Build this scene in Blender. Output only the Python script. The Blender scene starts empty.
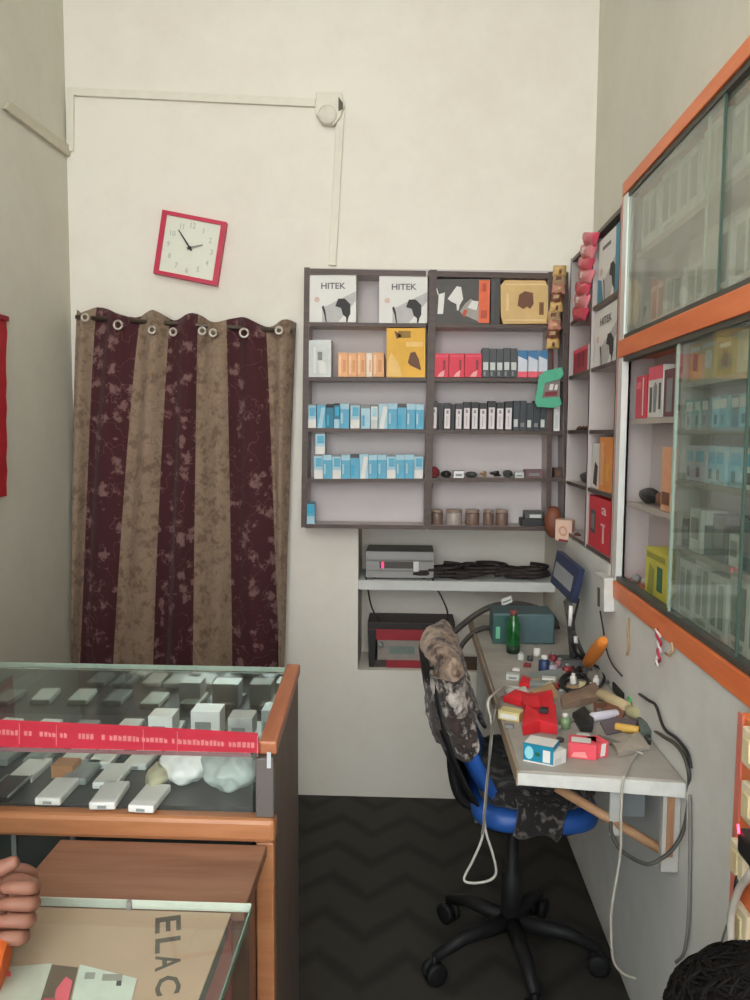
import bpy, bmesh, math, random
from mathutils import Vector, Matrix
random.seed(7)
V = Vector
PI = math.pi
COL = bpy.context.scene.collection

# ------------------------------------------------------------------ camera model
YAW, PITCH, ROLL, FPX = .043, -.084, .0066, 803.85
CAM = V((0, 0, 1.45))
def ray(u, v):
    a = u - 375; b = v - 500; c, s = math.cos(ROLL), math.sin(ROLL)
    a, b = c * a + s * b, -s * a + c * b
    X = a / FPX; U = -b / FPX
    cy = math.cos(PITCH) - U * math.sin(PITCH); z = math.sin(PITCH) + U * math.cos(PITCH)
    return V((X * math.cos(YAW) - cy * math.sin(YAW), X * math.sin(YAW) + cy * math.cos(YAW), z))
def onX(u, v, x): r = ray(u, v); return CAM + r * (x / r.x)
def onY(u, v, y): r = ray(u, v); return CAM + r * (y / r.y)
def onZ(u, v, z): r = ray(u, v); return CAM + r * ((z - 1.45) / r.z)

cam = bpy.data.objects.new('camera', bpy.data.cameras.new('camera')); COL.objects.link(cam)
cam.data.sensor_fit = 'HORIZONTAL'; cam.data.sensor_width = 36
cam.data.lens = FPX / 750 * 36; cam.data.clip_start = .02
e = ray(375, 500).normalized(); rr = (ray(376, 500) - ray(375, 500)).normalized(); uu = (ray(375, 499) - ray(375, 500)).normalized()
M = Matrix((rr, uu, -e)).transposed().to_4x4(); M.translation = CAM
cam.matrix_world = M
bpy.context.scene.camera = cam

# ------------------------------------------------------------------ materials
def lin(c):
    c /= 255
    return c / 12.92 if c <= .04045 else ((c + .055) / 1.055) ** 2.4
def L(rgb): return (lin(rgb[0]), lin(rgb[1]), lin(rgb[2]), 1)
MATS = {}
def new_mat(name):
    m = bpy.data.materials.new(name); m.use_nodes = True
    nt = m.node_tree; b = nt.nodes['Principled BSDF']
    return m, nt, b
def nd(nt, t, **kw):
    n = nt.nodes.new(t)
    for k, v in kw.items():
        if k in n.inputs.keys() if not hasattr(n, k) else False: n.inputs[k].default_value = v
        else: setattr(n, k, v)
    return n
def math_n(nt, op, a, b=None, c=None):
    n = nt.nodes.new('ShaderNodeMath'); n.operation = op
    for i, x in enumerate((a, b, c)):
        if x is None: continue
        if isinstance(x, (int, float)): n.inputs[i].default_value = x
        else: nt.links.new(x, n.inputs[i])
    return n.outputs[0]
def ramp(nt, fac, stops):
    r = nt.nodes.new('ShaderNodeValToRGB'); nt.links.new(fac, r.inputs[0])
    e = r.color_ramp.elements
    while len(e) < len(stops): e.new(.5)
    for el, (p, c) in zip(e, stops): el.position = p; el.color = c
    return r.outputs[0]
def noise_out(nt, scale, detail=4, coord='Object', rough=.6, vec=None):
    n = nt.nodes.new('ShaderNodeTexNoise'); n.inputs['Scale'].default_value = scale
    n.inputs['Detail'].default_value = detail; n.inputs['Roughness'].default_value = rough
    if vec is None:
        t = nt.nodes.new('ShaderNodeTexCoord'); vec = t.outputs[coord]
    nt.links.new(vec, n.inputs['Vector'])
    return n.outputs['Fac']
def mat(name, rgb, rough=.6, var=.08, scale=30, metal=0, spec=.4, bump=0, rgb2=None, coat=0):
    if name in MATS: return MATS[name]
    m, nt, b = new_mat(name)
    c = L(rgb)
    c2 = L(rgb2) if rgb2 else tuple(min(1, x * (1 + var)) for x in c[:3]) + (1,)
    c1 = c if rgb2 else tuple(x * (1 - var) for x in c[:3]) + (1,)
    f = noise_out(nt, scale)
    col = ramp(nt, f, [(.3, c1), (.7, c2)])
    nt.links.new(col, b.inputs['Base Color'])
    b.inputs['Roughness'].default_value = rough; b.inputs['Metallic'].default_value = metal
    b.inputs['Specular IOR Level'].default_value = spec
    b.inputs['Coat Weight'].default_value = coat
    if bump:
        bp = nt.nodes.new('ShaderNodeBump'); bp.inputs['Strength'].default_value = bump; bp.inputs['Distance'].default_value = .01
        nt.links.new(f, bp.inputs['Height']); nt.links.new(bp.outputs[0], b.inputs['Normal'])
    MATS[name] = m
    return m
def glass(name, tint=(225, 238, 230), haze=.0, hazecol=(190, 195, 180)):
    if name in MATS: return MATS[name]
    m, nt, b = new_mat(name)
    nt.nodes.remove(b)
    tr = nt.nodes.new('ShaderNodeBsdfTransparent'); tr.inputs[0].default_value = L(tint)
    gl = nt.nodes.new('ShaderNodeBsdfGlossy'); gl.inputs['Roughness'].default_value = .02
    fr = nt.nodes.new('ShaderNodeFresnel'); fr.inputs[0].default_value = 1.4
    geo = nt.nodes.new('ShaderNodeNewGeometry')
    mx = nt.nodes.new('ShaderNodeMixShader')
    nt.links.new(math_n(nt, 'MULTIPLY', fr.outputs[0], math_n(nt, 'SUBTRACT', 1.0, geo.outputs['Backfacing'])), mx.inputs[0]); nt.links.new(tr.outputs[0], mx.inputs[1]); nt.links.new(gl.outputs[0], mx.inputs[2])
    out = nt.nodes['Material Output']; last = mx.outputs[0]
    if haze:   # pale reflection haze painted over the pane as diffuse colour
        df = nt.nodes.new('ShaderNodeBsdfDiffuse'); df.inputs[0].default_value = L(hazecol)
        m2 = nt.nodes.new('ShaderNodeMixShader')
        f = math_n(nt, 'MULTIPLY', noise_out(nt, 5), haze * 2)
        nt.links.new(f, m2.inputs[0]); nt.links.new(last, m2.inputs[1]); nt.links.new(df.outputs[0], m2.inputs[2]); last = m2.outputs[0]
    nt.links.new(last, out.inputs[0])
    MATS[name] = m
    return m
def wall_mat(name, rgb, stain):
    m, nt, b = new_mat(name)
    f = noise_out(nt, 1.3, 5); f2 = noise_out(nt, 9, 6, rough=.7)
    g = math_n(nt, 'MULTIPLY_ADD', f2, .35, math_n(nt, 'MULTIPLY', f, .65))
    col = ramp(nt, g, [(.34, L(stain)), (.56, L(rgb))])
    nt.links.new(col, b.inputs['Base Color']); b.inputs['Roughness'].default_value = .8
    b.inputs['Specular IOR Level'].default_value = .2
    bp = nt.nodes.new('ShaderNodeBump'); bp.inputs['Strength'].default_value = .12; bp.inputs['Distance'].default_value = .01
    nt.links.new(f2, bp.inputs['Height']); nt.links.new(bp.outputs[0], b.inputs['Normal'])
    return m
W_BACK = wall_mat('wall_cream', (230, 225, 215), (223, 215, 204))
W_LEFT = wall_mat('wall_beige', (212, 210, 198), (204, 200, 186))
W_LOW = wall_mat('wall_grey_wash', (212, 213, 210), (196, 196, 192))
CEIL = wall_mat('ceiling_white', (232, 231, 226), (225, 223, 216))

def floor_mat():
    m, nt, b = new_mat('chevron_floor')
    t = nt.nodes.new('ShaderNodeTexCoord'); s = nt.nodes.new('ShaderNodeSeparateXYZ'); nt.links.new(t.outputs['Object'], s.inputs[0])
    wob = math_n(nt, 'MULTIPLY', noise_out(nt, 6, 3), .03)
    x = math_n(nt, 'ADD', s.outputs[0], wob)
    fx = math_n(nt, 'FRACT', math_n(nt, 'ADD', math_n(nt, 'DIVIDE', x, .245), 10.16))
    tri = math_n(nt, 'MULTIPLY', math_n(nt, 'ABSOLUTE', math_n(nt, 'SUBTRACT', fx, .5)), .26)
    fy = math_n(nt, 'FRACT', math_n(nt, 'ADD', math_n(nt, 'DIVIDE', math_n(nt, 'ADD', s.outputs[1], tri), .2), 10.25))
    d = math_n(nt, 'ABSOLUTE', math_n(nt, 'SUBTRACT', fy, .5))
    d = math_n(nt, 'ADD', d, math_n(nt, 'MULTIPLY', math_n(nt, 'SUBTRACT', noise_out(nt, 14, 3), .5), .2))
    g = noise_out(nt, 3, 5)
    c1 = ramp(nt, d, [(.05, L((47, 46, 42))), (.25, L((60, 58, 54)))])
    mx = nt.nodes.new('ShaderNodeMix'); mx.data_type = 'RGBA'; mx.blend_type = 'MULTIPLY'; mx.inputs[0].default_value = .5
    nt.links.new(c1, mx.inputs[6]); nt.links.new(ramp(nt, g, [(.3, (.75, .75, .75, 1)), (.7, (1, 1, 1, 1))]), mx.inputs[7])
    nt.links.new(mx.outputs[2], b.inputs['Base Color']); b.inputs['Roughness'].default_value = .75; b.inputs['Specular IOR Level'].default_value = .25
    return m
def wood(name, rgb, rgb2, scale=4, axis='X', rough=.45, spec=.4):
    if name in MATS: return MATS[name]
    m, nt, b = new_mat(name)
    t = nt.nodes.new('ShaderNodeTexCoord'); mp = nt.nodes.new('ShaderNodeMapping')
    sc = {'X': (1, 9, 9), 'Y': (9, 1, 9), 'Z': (9, 9, 1)}[axis]
    mp.inputs['Scale'].default_value = sc
    nt.links.new(t.outputs['Object'], mp.inputs[0])
    f = noise_out(nt, scale, 6, vec=mp.outputs[0], rough=.65)
    nt.links.new(ramp(nt, f, [(.3, L(rgb)), (.68, L(rgb2))]), b.inputs['Base Color'])
    b.inputs['Roughness'].default_value = rough; b.inputs['Specular IOR Level'].default_value = spec
    MATS[name] = m
    return m
def blotch(name, base, motif, scale=16, lo=.28, hi=.4, rough=.85, motif2=None, curl=.06, vine=True):
    """fabric with scattered flower-like motifs"""
    m, nt, b = new_mat(name)
    t = nt.nodes.new('ShaderNodeTexCoord')
    nz = nt.nodes.new('ShaderNodeTexNoise'); nz.inputs['Scale'].default_value = scale * 2.2; nz.inputs['Detail'].default_value = 3
    nt.links.new(t.outputs['Object'], nz.inputs['Vector'])
    mx = nt.nodes.new('ShaderNodeMix'); mx.data_type = 'RGBA'; mx.blend_type = 'LINEAR_LIGHT'; mx.inputs[0].default_value = curl
    nt.links.new(t.outputs['Object'], mx.inputs[6]); nt.links.new(nz.outputs['Color'], mx.inputs[7])
    vo = nt.nodes.new('ShaderNodeTexVoronoi'); vo.inputs['Scale'].default_value = scale; vo.inputs['Randomness'].default_value = .7
    nt.links.new(mx.outputs[2], vo.inputs['Vector'])
    vein = noise_out(nt, scale * 3.5, 5, rough=.7)
    k = math_n(nt, 'ADD', vo.outputs['Distance'], math_n(nt, 'MULTIPLY', math_n(nt, 'SUBTRACT', vein, .5), .9))
    if vine:
        vn = noise_out(nt, scale * .55, 2); ln_ = math_n(nt, 'ABSOLUTE', math_n(nt, 'SUBTRACT', vn, .5))
        k = math_n(nt, 'MINIMUM', k, math_n(nt, 'ADD', math_n(nt, 'MULTIPLY', ln_, 20), lo + (hi - lo) * .35))
    nt.links.new(ramp(nt, k, [(lo, L(motif)), (hi, L(base)), (.75, L(motif2 or base))]), b.inputs['Base Color'])
    b.inputs['Roughness'].default_value = rough; b.inputs['Specular IOR Level'].default_value = .15
    b.inputs['Sheen Weight'].default_value = .15
    return m
def emit(name, rgb, s):
    m, nt, b = new_mat(name)
    b.inputs['Base Color'].default_value = L(rgb); b.inputs['Emission Color'].default_value = L(rgb); b.inputs['Emission Strength'].default_value = s
    return m

DARKWOOD = wood('dark_brown_laminate', (62, 47, 42), (86, 66, 58), 5, 'X')
SHELFBACK = mat('shelf_back_grey', (196, 188, 188), .7, .04, 6)
LAMP = mat('pale_laminate', (182, 172, 170), .6, .05, 8)
ORANGE = wood('orange_paint', (206, 104, 56), (226, 126, 74), 3, 'Y', .4)
PINKEDGE = mat('pink_lit_orange_edge', (205, 118, 102), .5)  # pinkish light on the orange edge put into its colour
ALU = mat('aluminium', (222, 224, 220), .35, .04, 20, .25)
WHITE = mat('white_card', (222, 220, 216), .6, .03, 20)
PALE = mat('pale_print', (200, 204, 200), .6)
BLACK = mat('black_plastic', (34, 33, 33), .45)
DGREY = mat('dark_grey', (70, 70, 70), .5)
GREY = mat('mid_grey', (128, 128, 128), .5)
INK = mat('ink', (50, 48, 48), .6)
RED = mat('red_card', (205, 50, 62), .5)
DRED = mat('dark_red', (126, 42, 46), .5)
PINK = mat('pink_card', (226, 92, 110), .5)
BLUE1 = mat('sky_blue_card', (84, 162, 192), .45)
BLUE2 = mat('pale_blue_card', (162, 198, 212), .45)
BLUE3 = mat('deep_teal_card', (24, 112, 142), .45)
CYAN = mat('cyan_card', (38, 160, 196), .45)
ORG = mat('salmon_card', (226, 168, 120), .55)
ORG2 = mat('orange_spine', (220, 100, 58), .5)
YEL = mat('mustard_card', (224, 170, 52), .5, .1, 12)
CREAM = mat('cream_plastic', (214, 200, 158), .5)
GOLD = mat('gold_card', (206, 172, 112), .45, .08, 15)
BROWN = mat('brown', (110, 72, 52), .6)
TAN = mat('tan', (176, 146, 112), .6)
GREEN = mat('green_plastic', (78, 172, 136), .4)
DGREEN = mat('dark_green', (40, 96, 66), .4)
TEALBOX = mat('slate_teal_box', (76, 98, 102), .5)
BLUEP = mat('blue_chair_plastic', (40, 84, 158), .4)
STEEL = mat('steel', (168, 166, 164), .4, .05, 20, .6)
WIRE_B = mat('black_cable', (36, 35, 35), .5)
WIRE_W = mat('white_cable', (186, 183, 175), .5)
WIRE_G = mat('grey_cable', (112, 108, 102), .5)
BATTEN = mat('conduit_cream', (222, 217, 204), .6, .03)
BATTEN_L = mat('conduit_beige', (196, 190, 172), .6, .04)
PANE = glass('cabinet_glass', (249, 252, 250), .07, (176, 184, 176))
PANE_UP = glass('cabinet_glass_hazed', (249, 251, 248), .24, (200, 202, 190))  # strong painted haze stands in for the left wall's reflection
PANE_C = glass('counter_glass', (251, 253, 252), .03, (200, 206, 200))
GEDGE2 = mat('glass_cut_edge_pale', (206, 214, 202), .25, .06, 30)
GEDGE = mat('glass_cut_edge', (164, 184, 170), .2, .05, 20)
SKIN = mat('skin', (132, 90, 74), .55, .06, 25)
HAIR = mat('black_hair', (20, 17, 16), .85, .2, 60, spec=.15)

# ------------------------------------------------------------------ mesh builder
class MB:
    def __init__(s): s.v = []; s.f = []; s.m = []; s.sm = []
    def add(s, vs, fs, m=0, smooth=False):
        o = len(s.v); s.v += [V(x) for x in vs]
        for f in fs: s.f.append([o + i for i in f]); s.m.append(m); s.sm.append(smooth)
        return s
    def hexa(s, a, b, m=0):
        """a: 4 points of one face, b: the matching 4 of the opposite face"""
        return s.add(list(a) + list(b), [(0, 1, 2, 3), (7, 6, 5, 4), (0, 4, 5, 1), (1, 5, 6, 2), (2, 6, 7, 3), (3, 7, 4, 0)], m)
    def edged(s, a, b, mf=0, ms=1):
        s.hexa(a, b, ms); s.m[-6] = mf; return s
    def box(s, x0, x1, y0, y1, z0, z1, m=0):
        return s.hexa([(x0, y0, z0), (x1, y0, z0), (x1, y0, z1), (x0, y0, z1)], [(x0, y1, z0), (x1, y1, z0), (x1, y1, z1), (x0, y1, z1)], m)
    def prism(s, pts, vec, m=0):
        n = len(pts); vec = V(vec); p = [V(x) for x in pts]
        return s.add(p + [q + vec for q in p], [list(range(n)), list(range(2 * n - 1, n - 1, -1))] + [(i, (i + 1) % n, n + (i + 1) % n, n + i) for i in range(n)], m)
    def quad(s, pts, m=0): return s.add(pts, [list(range(len(pts)))], m)
    def tube(s, pts, r, seg=8, m=0, r_end=None, smooth=True):
        p = [V(x) for x in pts]; n = len(p); rs = r if isinstance(r, (list, tuple)) else [r + ((r_end if r_end is not None else r) - r) * i / (n - 1) for i in range(n)]
        vs = []; prev = None
        for i in range(n):
            t = (p[min(i + 1, n - 1)] - p[max(i - 1, 0)])
            if t.length < 1e-9: t = V((0, 0, 1))
            t.normalize()
            if prev is None: ax = t.orthogonal().normalized()
            else:
                ax = prev - t * prev.dot(t)
                ax = ax.normalized() if ax.length > 1e-6 else t.orthogonal().normalized()
            prev = ax; bx = t.cross(ax)
            vs += [p[i] + (ax * math.cos(2 * PI * k / seg) + bx * math.sin(2 * PI * k / seg)) * rs[i] for k in range(seg)]
        fs = [(i * seg + k, i * seg + (k + 1) % seg, (i + 1) * seg + (k + 1) % seg, (i + 1) * seg + k) for i in range(n - 1) for k in range(seg)]
        o = len(s.v); s.add(vs, fs, m, smooth)
        s.f.append([o + k for k in range(seg)][::-1]); s.m.append(m); s.sm.append(False)
        s.f.append([o + (n - 1) * seg + k for k in range(seg)]); s.m.append(m); s.sm.append(False)
        return s
    def lathe(s, c, prof, seg=16, m=0, ax=(0, 0, 1)):
        c = V(c); a = V(ax).normalized()
        return s.tube([c + a * h for r, h in prof], [max(r, 1e-4) for r, h in prof], seg, m) if False else s._lathe(c, a, prof, seg, m)
    def _lathe(s, c, a, prof, seg, m):
        o = a.orthogonal().normalized(); b = a.cross(o); vs = []
        for r, h in prof: vs += [c + a * h + (o * math.cos(2 * PI * k / seg) + b * math.sin(2 * PI * k / seg)) * max(r, 1e-4) for k in range(seg)]
        n = len(prof)
        fs = [(i * seg + k, i * seg + (k + 1) % seg, (i + 1) * seg + (k + 1) % seg, (i + 1) * seg + k) for i in range(n - 1) for k in range(seg)]
        fs += [list(range(seg))[::-1], [(n - 1) * seg + k for k in range(seg)]]
        return s.add(vs, fs, m, True)
    def ball(s, c, r, m=0, seg=14, ring=9, jit=0):
        c = V(c); rx, ry, rz = r if isinstance(r, tuple) else (r, r, r); vs = []; fs = []
        for i in range(ring + 1):
            th = PI * i / ring
            for k in range(seg):
                q = 1 + (random.uniform(-jit, jit) if 0 < i < ring else 0)
                vs.append(c + V((rx * math.sin(th) * math.cos(2 * PI * k / seg), ry * math.sin(th) * math.sin(2 * PI * k / seg), rz * math.cos(th))) * q)
        for i in range(ring):
            for k in range(seg): fs.append((i * seg + k, (i + 1) * seg + k, (i + 1) * seg + (k + 1) % seg, i * seg + (k + 1) % seg))
        return s.add(vs, fs, m, True)
    def text(s, body, o, ex, ey, n, h, m=0, width=None):
        cu = bpy.data.curves.new('t', 'FONT'); cu.body = body; cu.size = 1; cu.align_x = 'CENTER'; cu.align_y = 'CENTER'; cu.resolution_u = 2
        cu.offset = .022
        ob = bpy.data.objects.new('t', cu); COL.objects.link(ob); bpy.context.view_layer.update()
        me = ob.evaluated_get(bpy.context.evaluated_depsgraph_get()).to_mesh()
        xs = [q.co.x for q in me.vertices]; w = max(xs) - min(xs); sx = (width / w) if width else h * 1.0
        ys = [q.co.y for q in me.vertices]; hh = max(ys) - min(ys); cyy = (max(ys) + min(ys)) / 2; cxx = (max(xs) + min(xs)) / 2
        ex = V(ex).normalized(); ey = V(ey).normalized(); n = V(n).normalized()
        s.add([V(o) + ex * (q.co.x - cxx) * sx + ey * (q.co.y - cyy) * (h / hh) + n * .0004 for q in me.vertices], [list(p.vertices) for p in me.polygons], m)
        bpy.data.objects.remove(ob); bpy.data.curves.remove(cu)
        return s
    def build(s, name, mats, parent=None, bevel=0, smooth=False, weld=False):
        if not isinstance(mats, (list, tuple)): mats = [mats]
        me = bpy.data.meshes.new(name)
        off = parent.location if parent else V((0, 0, 0))
        org = V((0, 0, 0))
        if parent is None and s.v:
            xs = [q.x for q in s.v]; ys = [q.y for q in s.v]; zs = [q.z for q in s.v]
            org = V(((min(xs) + max(xs)) / 2, (min(ys) + max(ys)) / 2, min(zs)))
        elif parent is not None:
            q = parent
            org = V((0, 0, 0)); w = q
            while w: org = org + w.location; w = w.parent
        me.from_pydata([q - org for q in s.v], [], s.f)
        for p, mi, sm in zip(me.polygons, s.m, s.sm): p.material_index = mi; p.use_smooth = sm or smooth
        for m_ in mats: me.materials.append(m_)
        bm = bmesh.new(); bm.from_mesh(me)
        if weld: bmesh.ops.remove_doubles(bm, verts=bm.verts, dist=1e-5)
        bmesh.ops.recalc_face_normals(bm, faces=bm.faces); bm.to_mesh(me); bm.free()
        o = bpy.data.objects.new(name, me); COL.objects.link(o)
        if parent: o.parent = parent
        else: o.location = org
        if bevel:
            b = o.modifiers.new('bevel', 'BEVEL'); b.width = bevel; b.segments = 2; b.limit_method = 'ANGLE'; b.angle_limit = .6
        return o
def tag(o, label, cat, group=None):
    o['label'] = label; o['category'] = cat
    if group: o['group'] = group
    return o
def thing(name, label, cat, loc, group=None):
    o = bpy.data.objects.new(name, None); COL.objects.link(o); o.location = V(loc); o.empty_display_size = .05
    return tag(o, label, cat, group)
def struct(o): o['kind'] = 'structure'; return o
ORD = ['', 'first', 'second', 'third', 'fourth', 'fifth', 'sixth', 'seventh', 'eighth', 'ninth', 'tenth', 'eleventh', 'twelfth', 'thirteenth', 'fourteenth', 'fifteenth', 'sixteenth']
def spline(pts, n=8):
    p = [V(x) for x in pts]; out = []
    for i in range(len(p) - 1):
        a = p[max(i - 1, 0)]; b = p[i]; c = p[i + 1]; d = p[min(i + 2, len(p) - 1)]
        for k in range(n):
            t = k / n
            out.append(.5 * ((2 * b) + (c - a) * t + (2 * a - 5 * b + 4 * c - d) * t * t + (3 * b - a - 3 * c + d) * t ** 3))
    return out + [p[-1]]
class Face:
    """a flat front of a carton: a to the right, b up, both 0..1"""
    def __init__(s, o, ex, ey, n): s.o = V(o); s.ex = V(ex); s.ey = V(ey); s.n = V(n)
    def p(s, a, b, k=.0008): return s.o + s.ex * a + s.ey * b + s.n * k
    def rect(s, mb, a0, b0, a1, b1, m, k=.0008): mb.quad([s.p(a0, b0, k), s.p(a1, b0, k), s.p(a1, b1, k), s.p(a0, b1, k)], m)
    def poly(s, mb, pts, m, k=.0008): mb.quad([s.p(a, b, k) for a, b in pts], m)
    def text(s, mb, body, a, b, h, w, m, k=.001): mb.text(body, s.p(a, b, k), s.ex, s.ey, s.n, h * s.ey.length, m, w * s.ex.length)

# ------------------------------------------------------------------ room shell
D = 3.097; XL = -1.313; XR = .673; XF = .566; YF = -1.3; ZC = 3.4
struct(MB().box(XL - .1, XR + .12, YF, D + .35, -.1, 0).build('floor', floor_mat()))
struct(MB().box(XL - .1, XR + .12, YF, D + .35, ZC, ZC + .1).build('ceiling', CEIL))
struct(MB().box(XL - .1, XL, YF, D + .35, 0, ZC).build('wall_left', W_LEFT))
# back wall with the niche cut in
w = MB(); xs = [XL, -.197, XF, XR + .12]; zs = [0, .517, 1.085, ZC]; nd_ = .26
for i in range(3):
    for k in range(3):
        if i == 1 and k == 1: continue
        w.quad([(xs[i], D, zs[k]), (xs[i + 1], D, zs[k]), (xs[i + 1], D, zs[k + 1]), (xs[i], D, zs[k + 1])])
a, b, c, d = (xs[1], zs[1]), (xs[2], zs[1]), (xs[2], zs[2]), (xs[1], zs[2])
for p, q in ((a, b), (b, c), (c, d), (d, a)): w.quad([(p[0], D, p[1]), (q[0], D, q[1]), (q[0], D + nd_, q[1]), (p[0], D + nd_, p[1])])
w.quad([(p[0], D + nd_, p[1]) for p in (a, b, c, d)])
w.quad([(XL, D + .35, 0), (XR + .12, D + .35, 0), (XR + .12, D + .35, ZC), (XL, D + .35, ZC)])
struct(w.build('wall_back', W_BACK, weld=True))
struct(MB().box(XR, XR + .12, YF, D, 1.0, ZC).build('wall_right', W_LEFT))
w = MB()   # thick lower wall: a little set back at the floor, stepped at the top under the shelves
pr = []
for y, zt in ((YF, 1.0), (2.27, 1.0), (2.27, 1.083), (D, 1.083)): pr.append([V((XF + .014, y, 0)), V((XF, y, .55)), V((XF, y, zt)), V((XF + .2, y, zt)), V((XF + .2, y, 0))])
for a, b in ((pr[0], pr[1]), (pr[2], pr[3])):
    for k in range(5): w.quad([a[k], a[(k + 1) % 5], b[(k + 1) % 5], b[k]])
w.quad(pr[0]); w.quad(pr[3]); w.quad([pr[1][2], pr[1][3], pr[2][3], pr[2][2]])
struct(w.build('wall_right_ledge', W_LOW, weld=True))
struct(MB().box(xs[1] + .001, XF - .001, D - .004, D + nd_ - .001, .838, .875).build('trim_1', W_LOW))
# street outside the open shop front
struct(MB().box(-6, 6, -9, YF, -.1, -.001).build('ground_outside', mat('pale_ground', (190, 188, 180), .9)))

# wiring battens on the walls
def batten(name, a, b, wpx, plane, mt, label, cat, grp=None):
    (fn, cst, nrm) = plane
    a = V((a[0], a[1])); b = V((b[0], b[1])); d = (b - a).normalized(); n = V((-d.y, d.x)) * wpx / 2
    q = [fn(*(p), cst) for p in ((a - n), (b - n), (b + n), (a + n))]
    m = MB().hexa(q, [p + V(nrm) * .014 for p in q])
    o = m.build(name, mt, bevel=.002); tag(o, label, cat, grp); return o
BK = (onY, D - .0005, (0, -1, 0)); LF = (onX, XL + .0005, (1, 0, 0))
batten('cable_conduit', (72, 92.5), (316, 104), 8, BK, BATTEN, 'long cream cable conduit running level across the back wall', 'conduit', 'cable conduits')
batten('cable_conduit', (341, 112), (332.5, 266), 7.5, BK, BATTEN, 'cream cable conduit dropping from round box to shelf top', 'conduit', 'cable conduits')
batten('cable_conduit', (71.5, 88), (71, 152), 7, BK, BATTEN, 'short upright cream conduit in the left corner of back wall', 'conduit', 'cable conduits')
batten('cable_conduit', (4, 105), (69, 153), 9, LF, BATTEN_L, 'beige cable conduit running along the left side wall', 'conduit', 'cable conduits')
jc = onY(329, 107, D)
t = thing('junction_box', 'cream junction box with round cover high on back wall', 'junction box', (jc.x, D, jc.z - .06))
MB().prism([onY(u, v, D - .0005) for u, v in ((317, 95), (342, 95), (345, 108), (341, 120), (334, 128), (323, 126), (316, 116))], (0, -.03, 0)).build('housing', BATTEN, t, bevel=.004)
MB().lathe(onY(327.5, 115, D - .03), [(.036, 0), (.034, .008), (.026, .012), (0, .013)], 20, 0, (0, -1, 0)).build('round_cover', mat('cover_cream', (214, 208, 196), .5), t)
MB().prism([onY(u, v, D - .031) for u, v in ((338.5, 97), (343, 103), (343, 109), (338.5, 111))], (0, -.004, 0)).build('cable_gap', mat('gap_dark', (96, 90, 82), .8), t)  # raised dark plate marks the gap

# ------------------------------------------------------------------ wall clock
yc = D - .03
q = [onY(u, v, yc) for u, v in ((153, 273), (216.5, 285.5), (225.5, 222), (162.3, 209.5))]
t = thing('wall_clock', 'square white-faced wall clock with red frame, hanging crooked', 'clock', (sum(p.x for p in q) / 4, D, sum(p.z for p in q) / 4 - .12))
F = Face(q[0], q[1] - q[0], q[3] - q[0], (0, -1, 0))
m = MB(); bw = .075
out = [F.p(*p, 0) for p in ((0, 0), (1, 0), (1, 1), (0, 1))]; inn = [F.p(*p, 0) for p in ((bw, bw * .8), (1 - bw, bw * .8), (1 - bw, 1 - bw * .8), (bw, 1 - bw * .8))]
dn = V((0, .028, 0))
for i in range(4):
    k = (i + 1) % 4
    m.hexa([out[i], out[k], inn[k], inn[i]], [p + dn for p in (out[i], out[k], inn[k], inn[i])])
m.build('frame', mat('clock_red', (190, 42, 72), .4), t, weld=True)
m = MB(); m.hexa([p + V((0, .008, 0)) for p in inn], [p + dn for p in inn])
Fi = Face(inn[0] + V((0, .008, 0)), inn[1] - inn[0], inn[3] - inn[0], (0, -1, 0))
for h in range(1, 13):
    an = PI / 2 - h * PI / 6; rr_ = .4
    Fi.text(m, str(h), .5 + rr_ * math.cos(an), .5 + rr_ * math.sin(an), .1, .1 if h in (10, 12) else .07 if h == 11 else .018 if h == 1 else .05, 1)
m.build('dial', [mat('clock_face', (220, 222, 208), .4, .02), mat('clock_numeral', (182, 184, 175), .6)], t)
def hand_(ang, ln, wd, mt, nm, k):
    a = math.radians(90 - ang); d_ = V((math.cos(a), math.sin(a))); n_ = V((-d_.y, d_.x)) * wd
    m = MB(); pts = [V((.5, .5)) - d_ * .06 - n_, V((.5, .5)) + d_ * ln - n_ * .5, V((.5, .5)) + d_ * ln + n_ * .5, V((.5, .5)) - d_ * .06 + n_]
    m.prism([Fi.p(p.x, p.y, k) for p in pts], (0, -.0015, 0)); m.build(nm, mt, t)
hand_(318, .37, .018, INK, 'minute_hand', .005); hand_(67, .24, .025, mat('clock_hour', (140, 142, 132), .5), 'hour_hand', .002)
MB().lathe(Fi.p(.5, .5, .002), [(.007, 0), (.007, .006), (.004, .008)], 12, 0, (0, -1, 0)).build('hub', INK, t)

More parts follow.
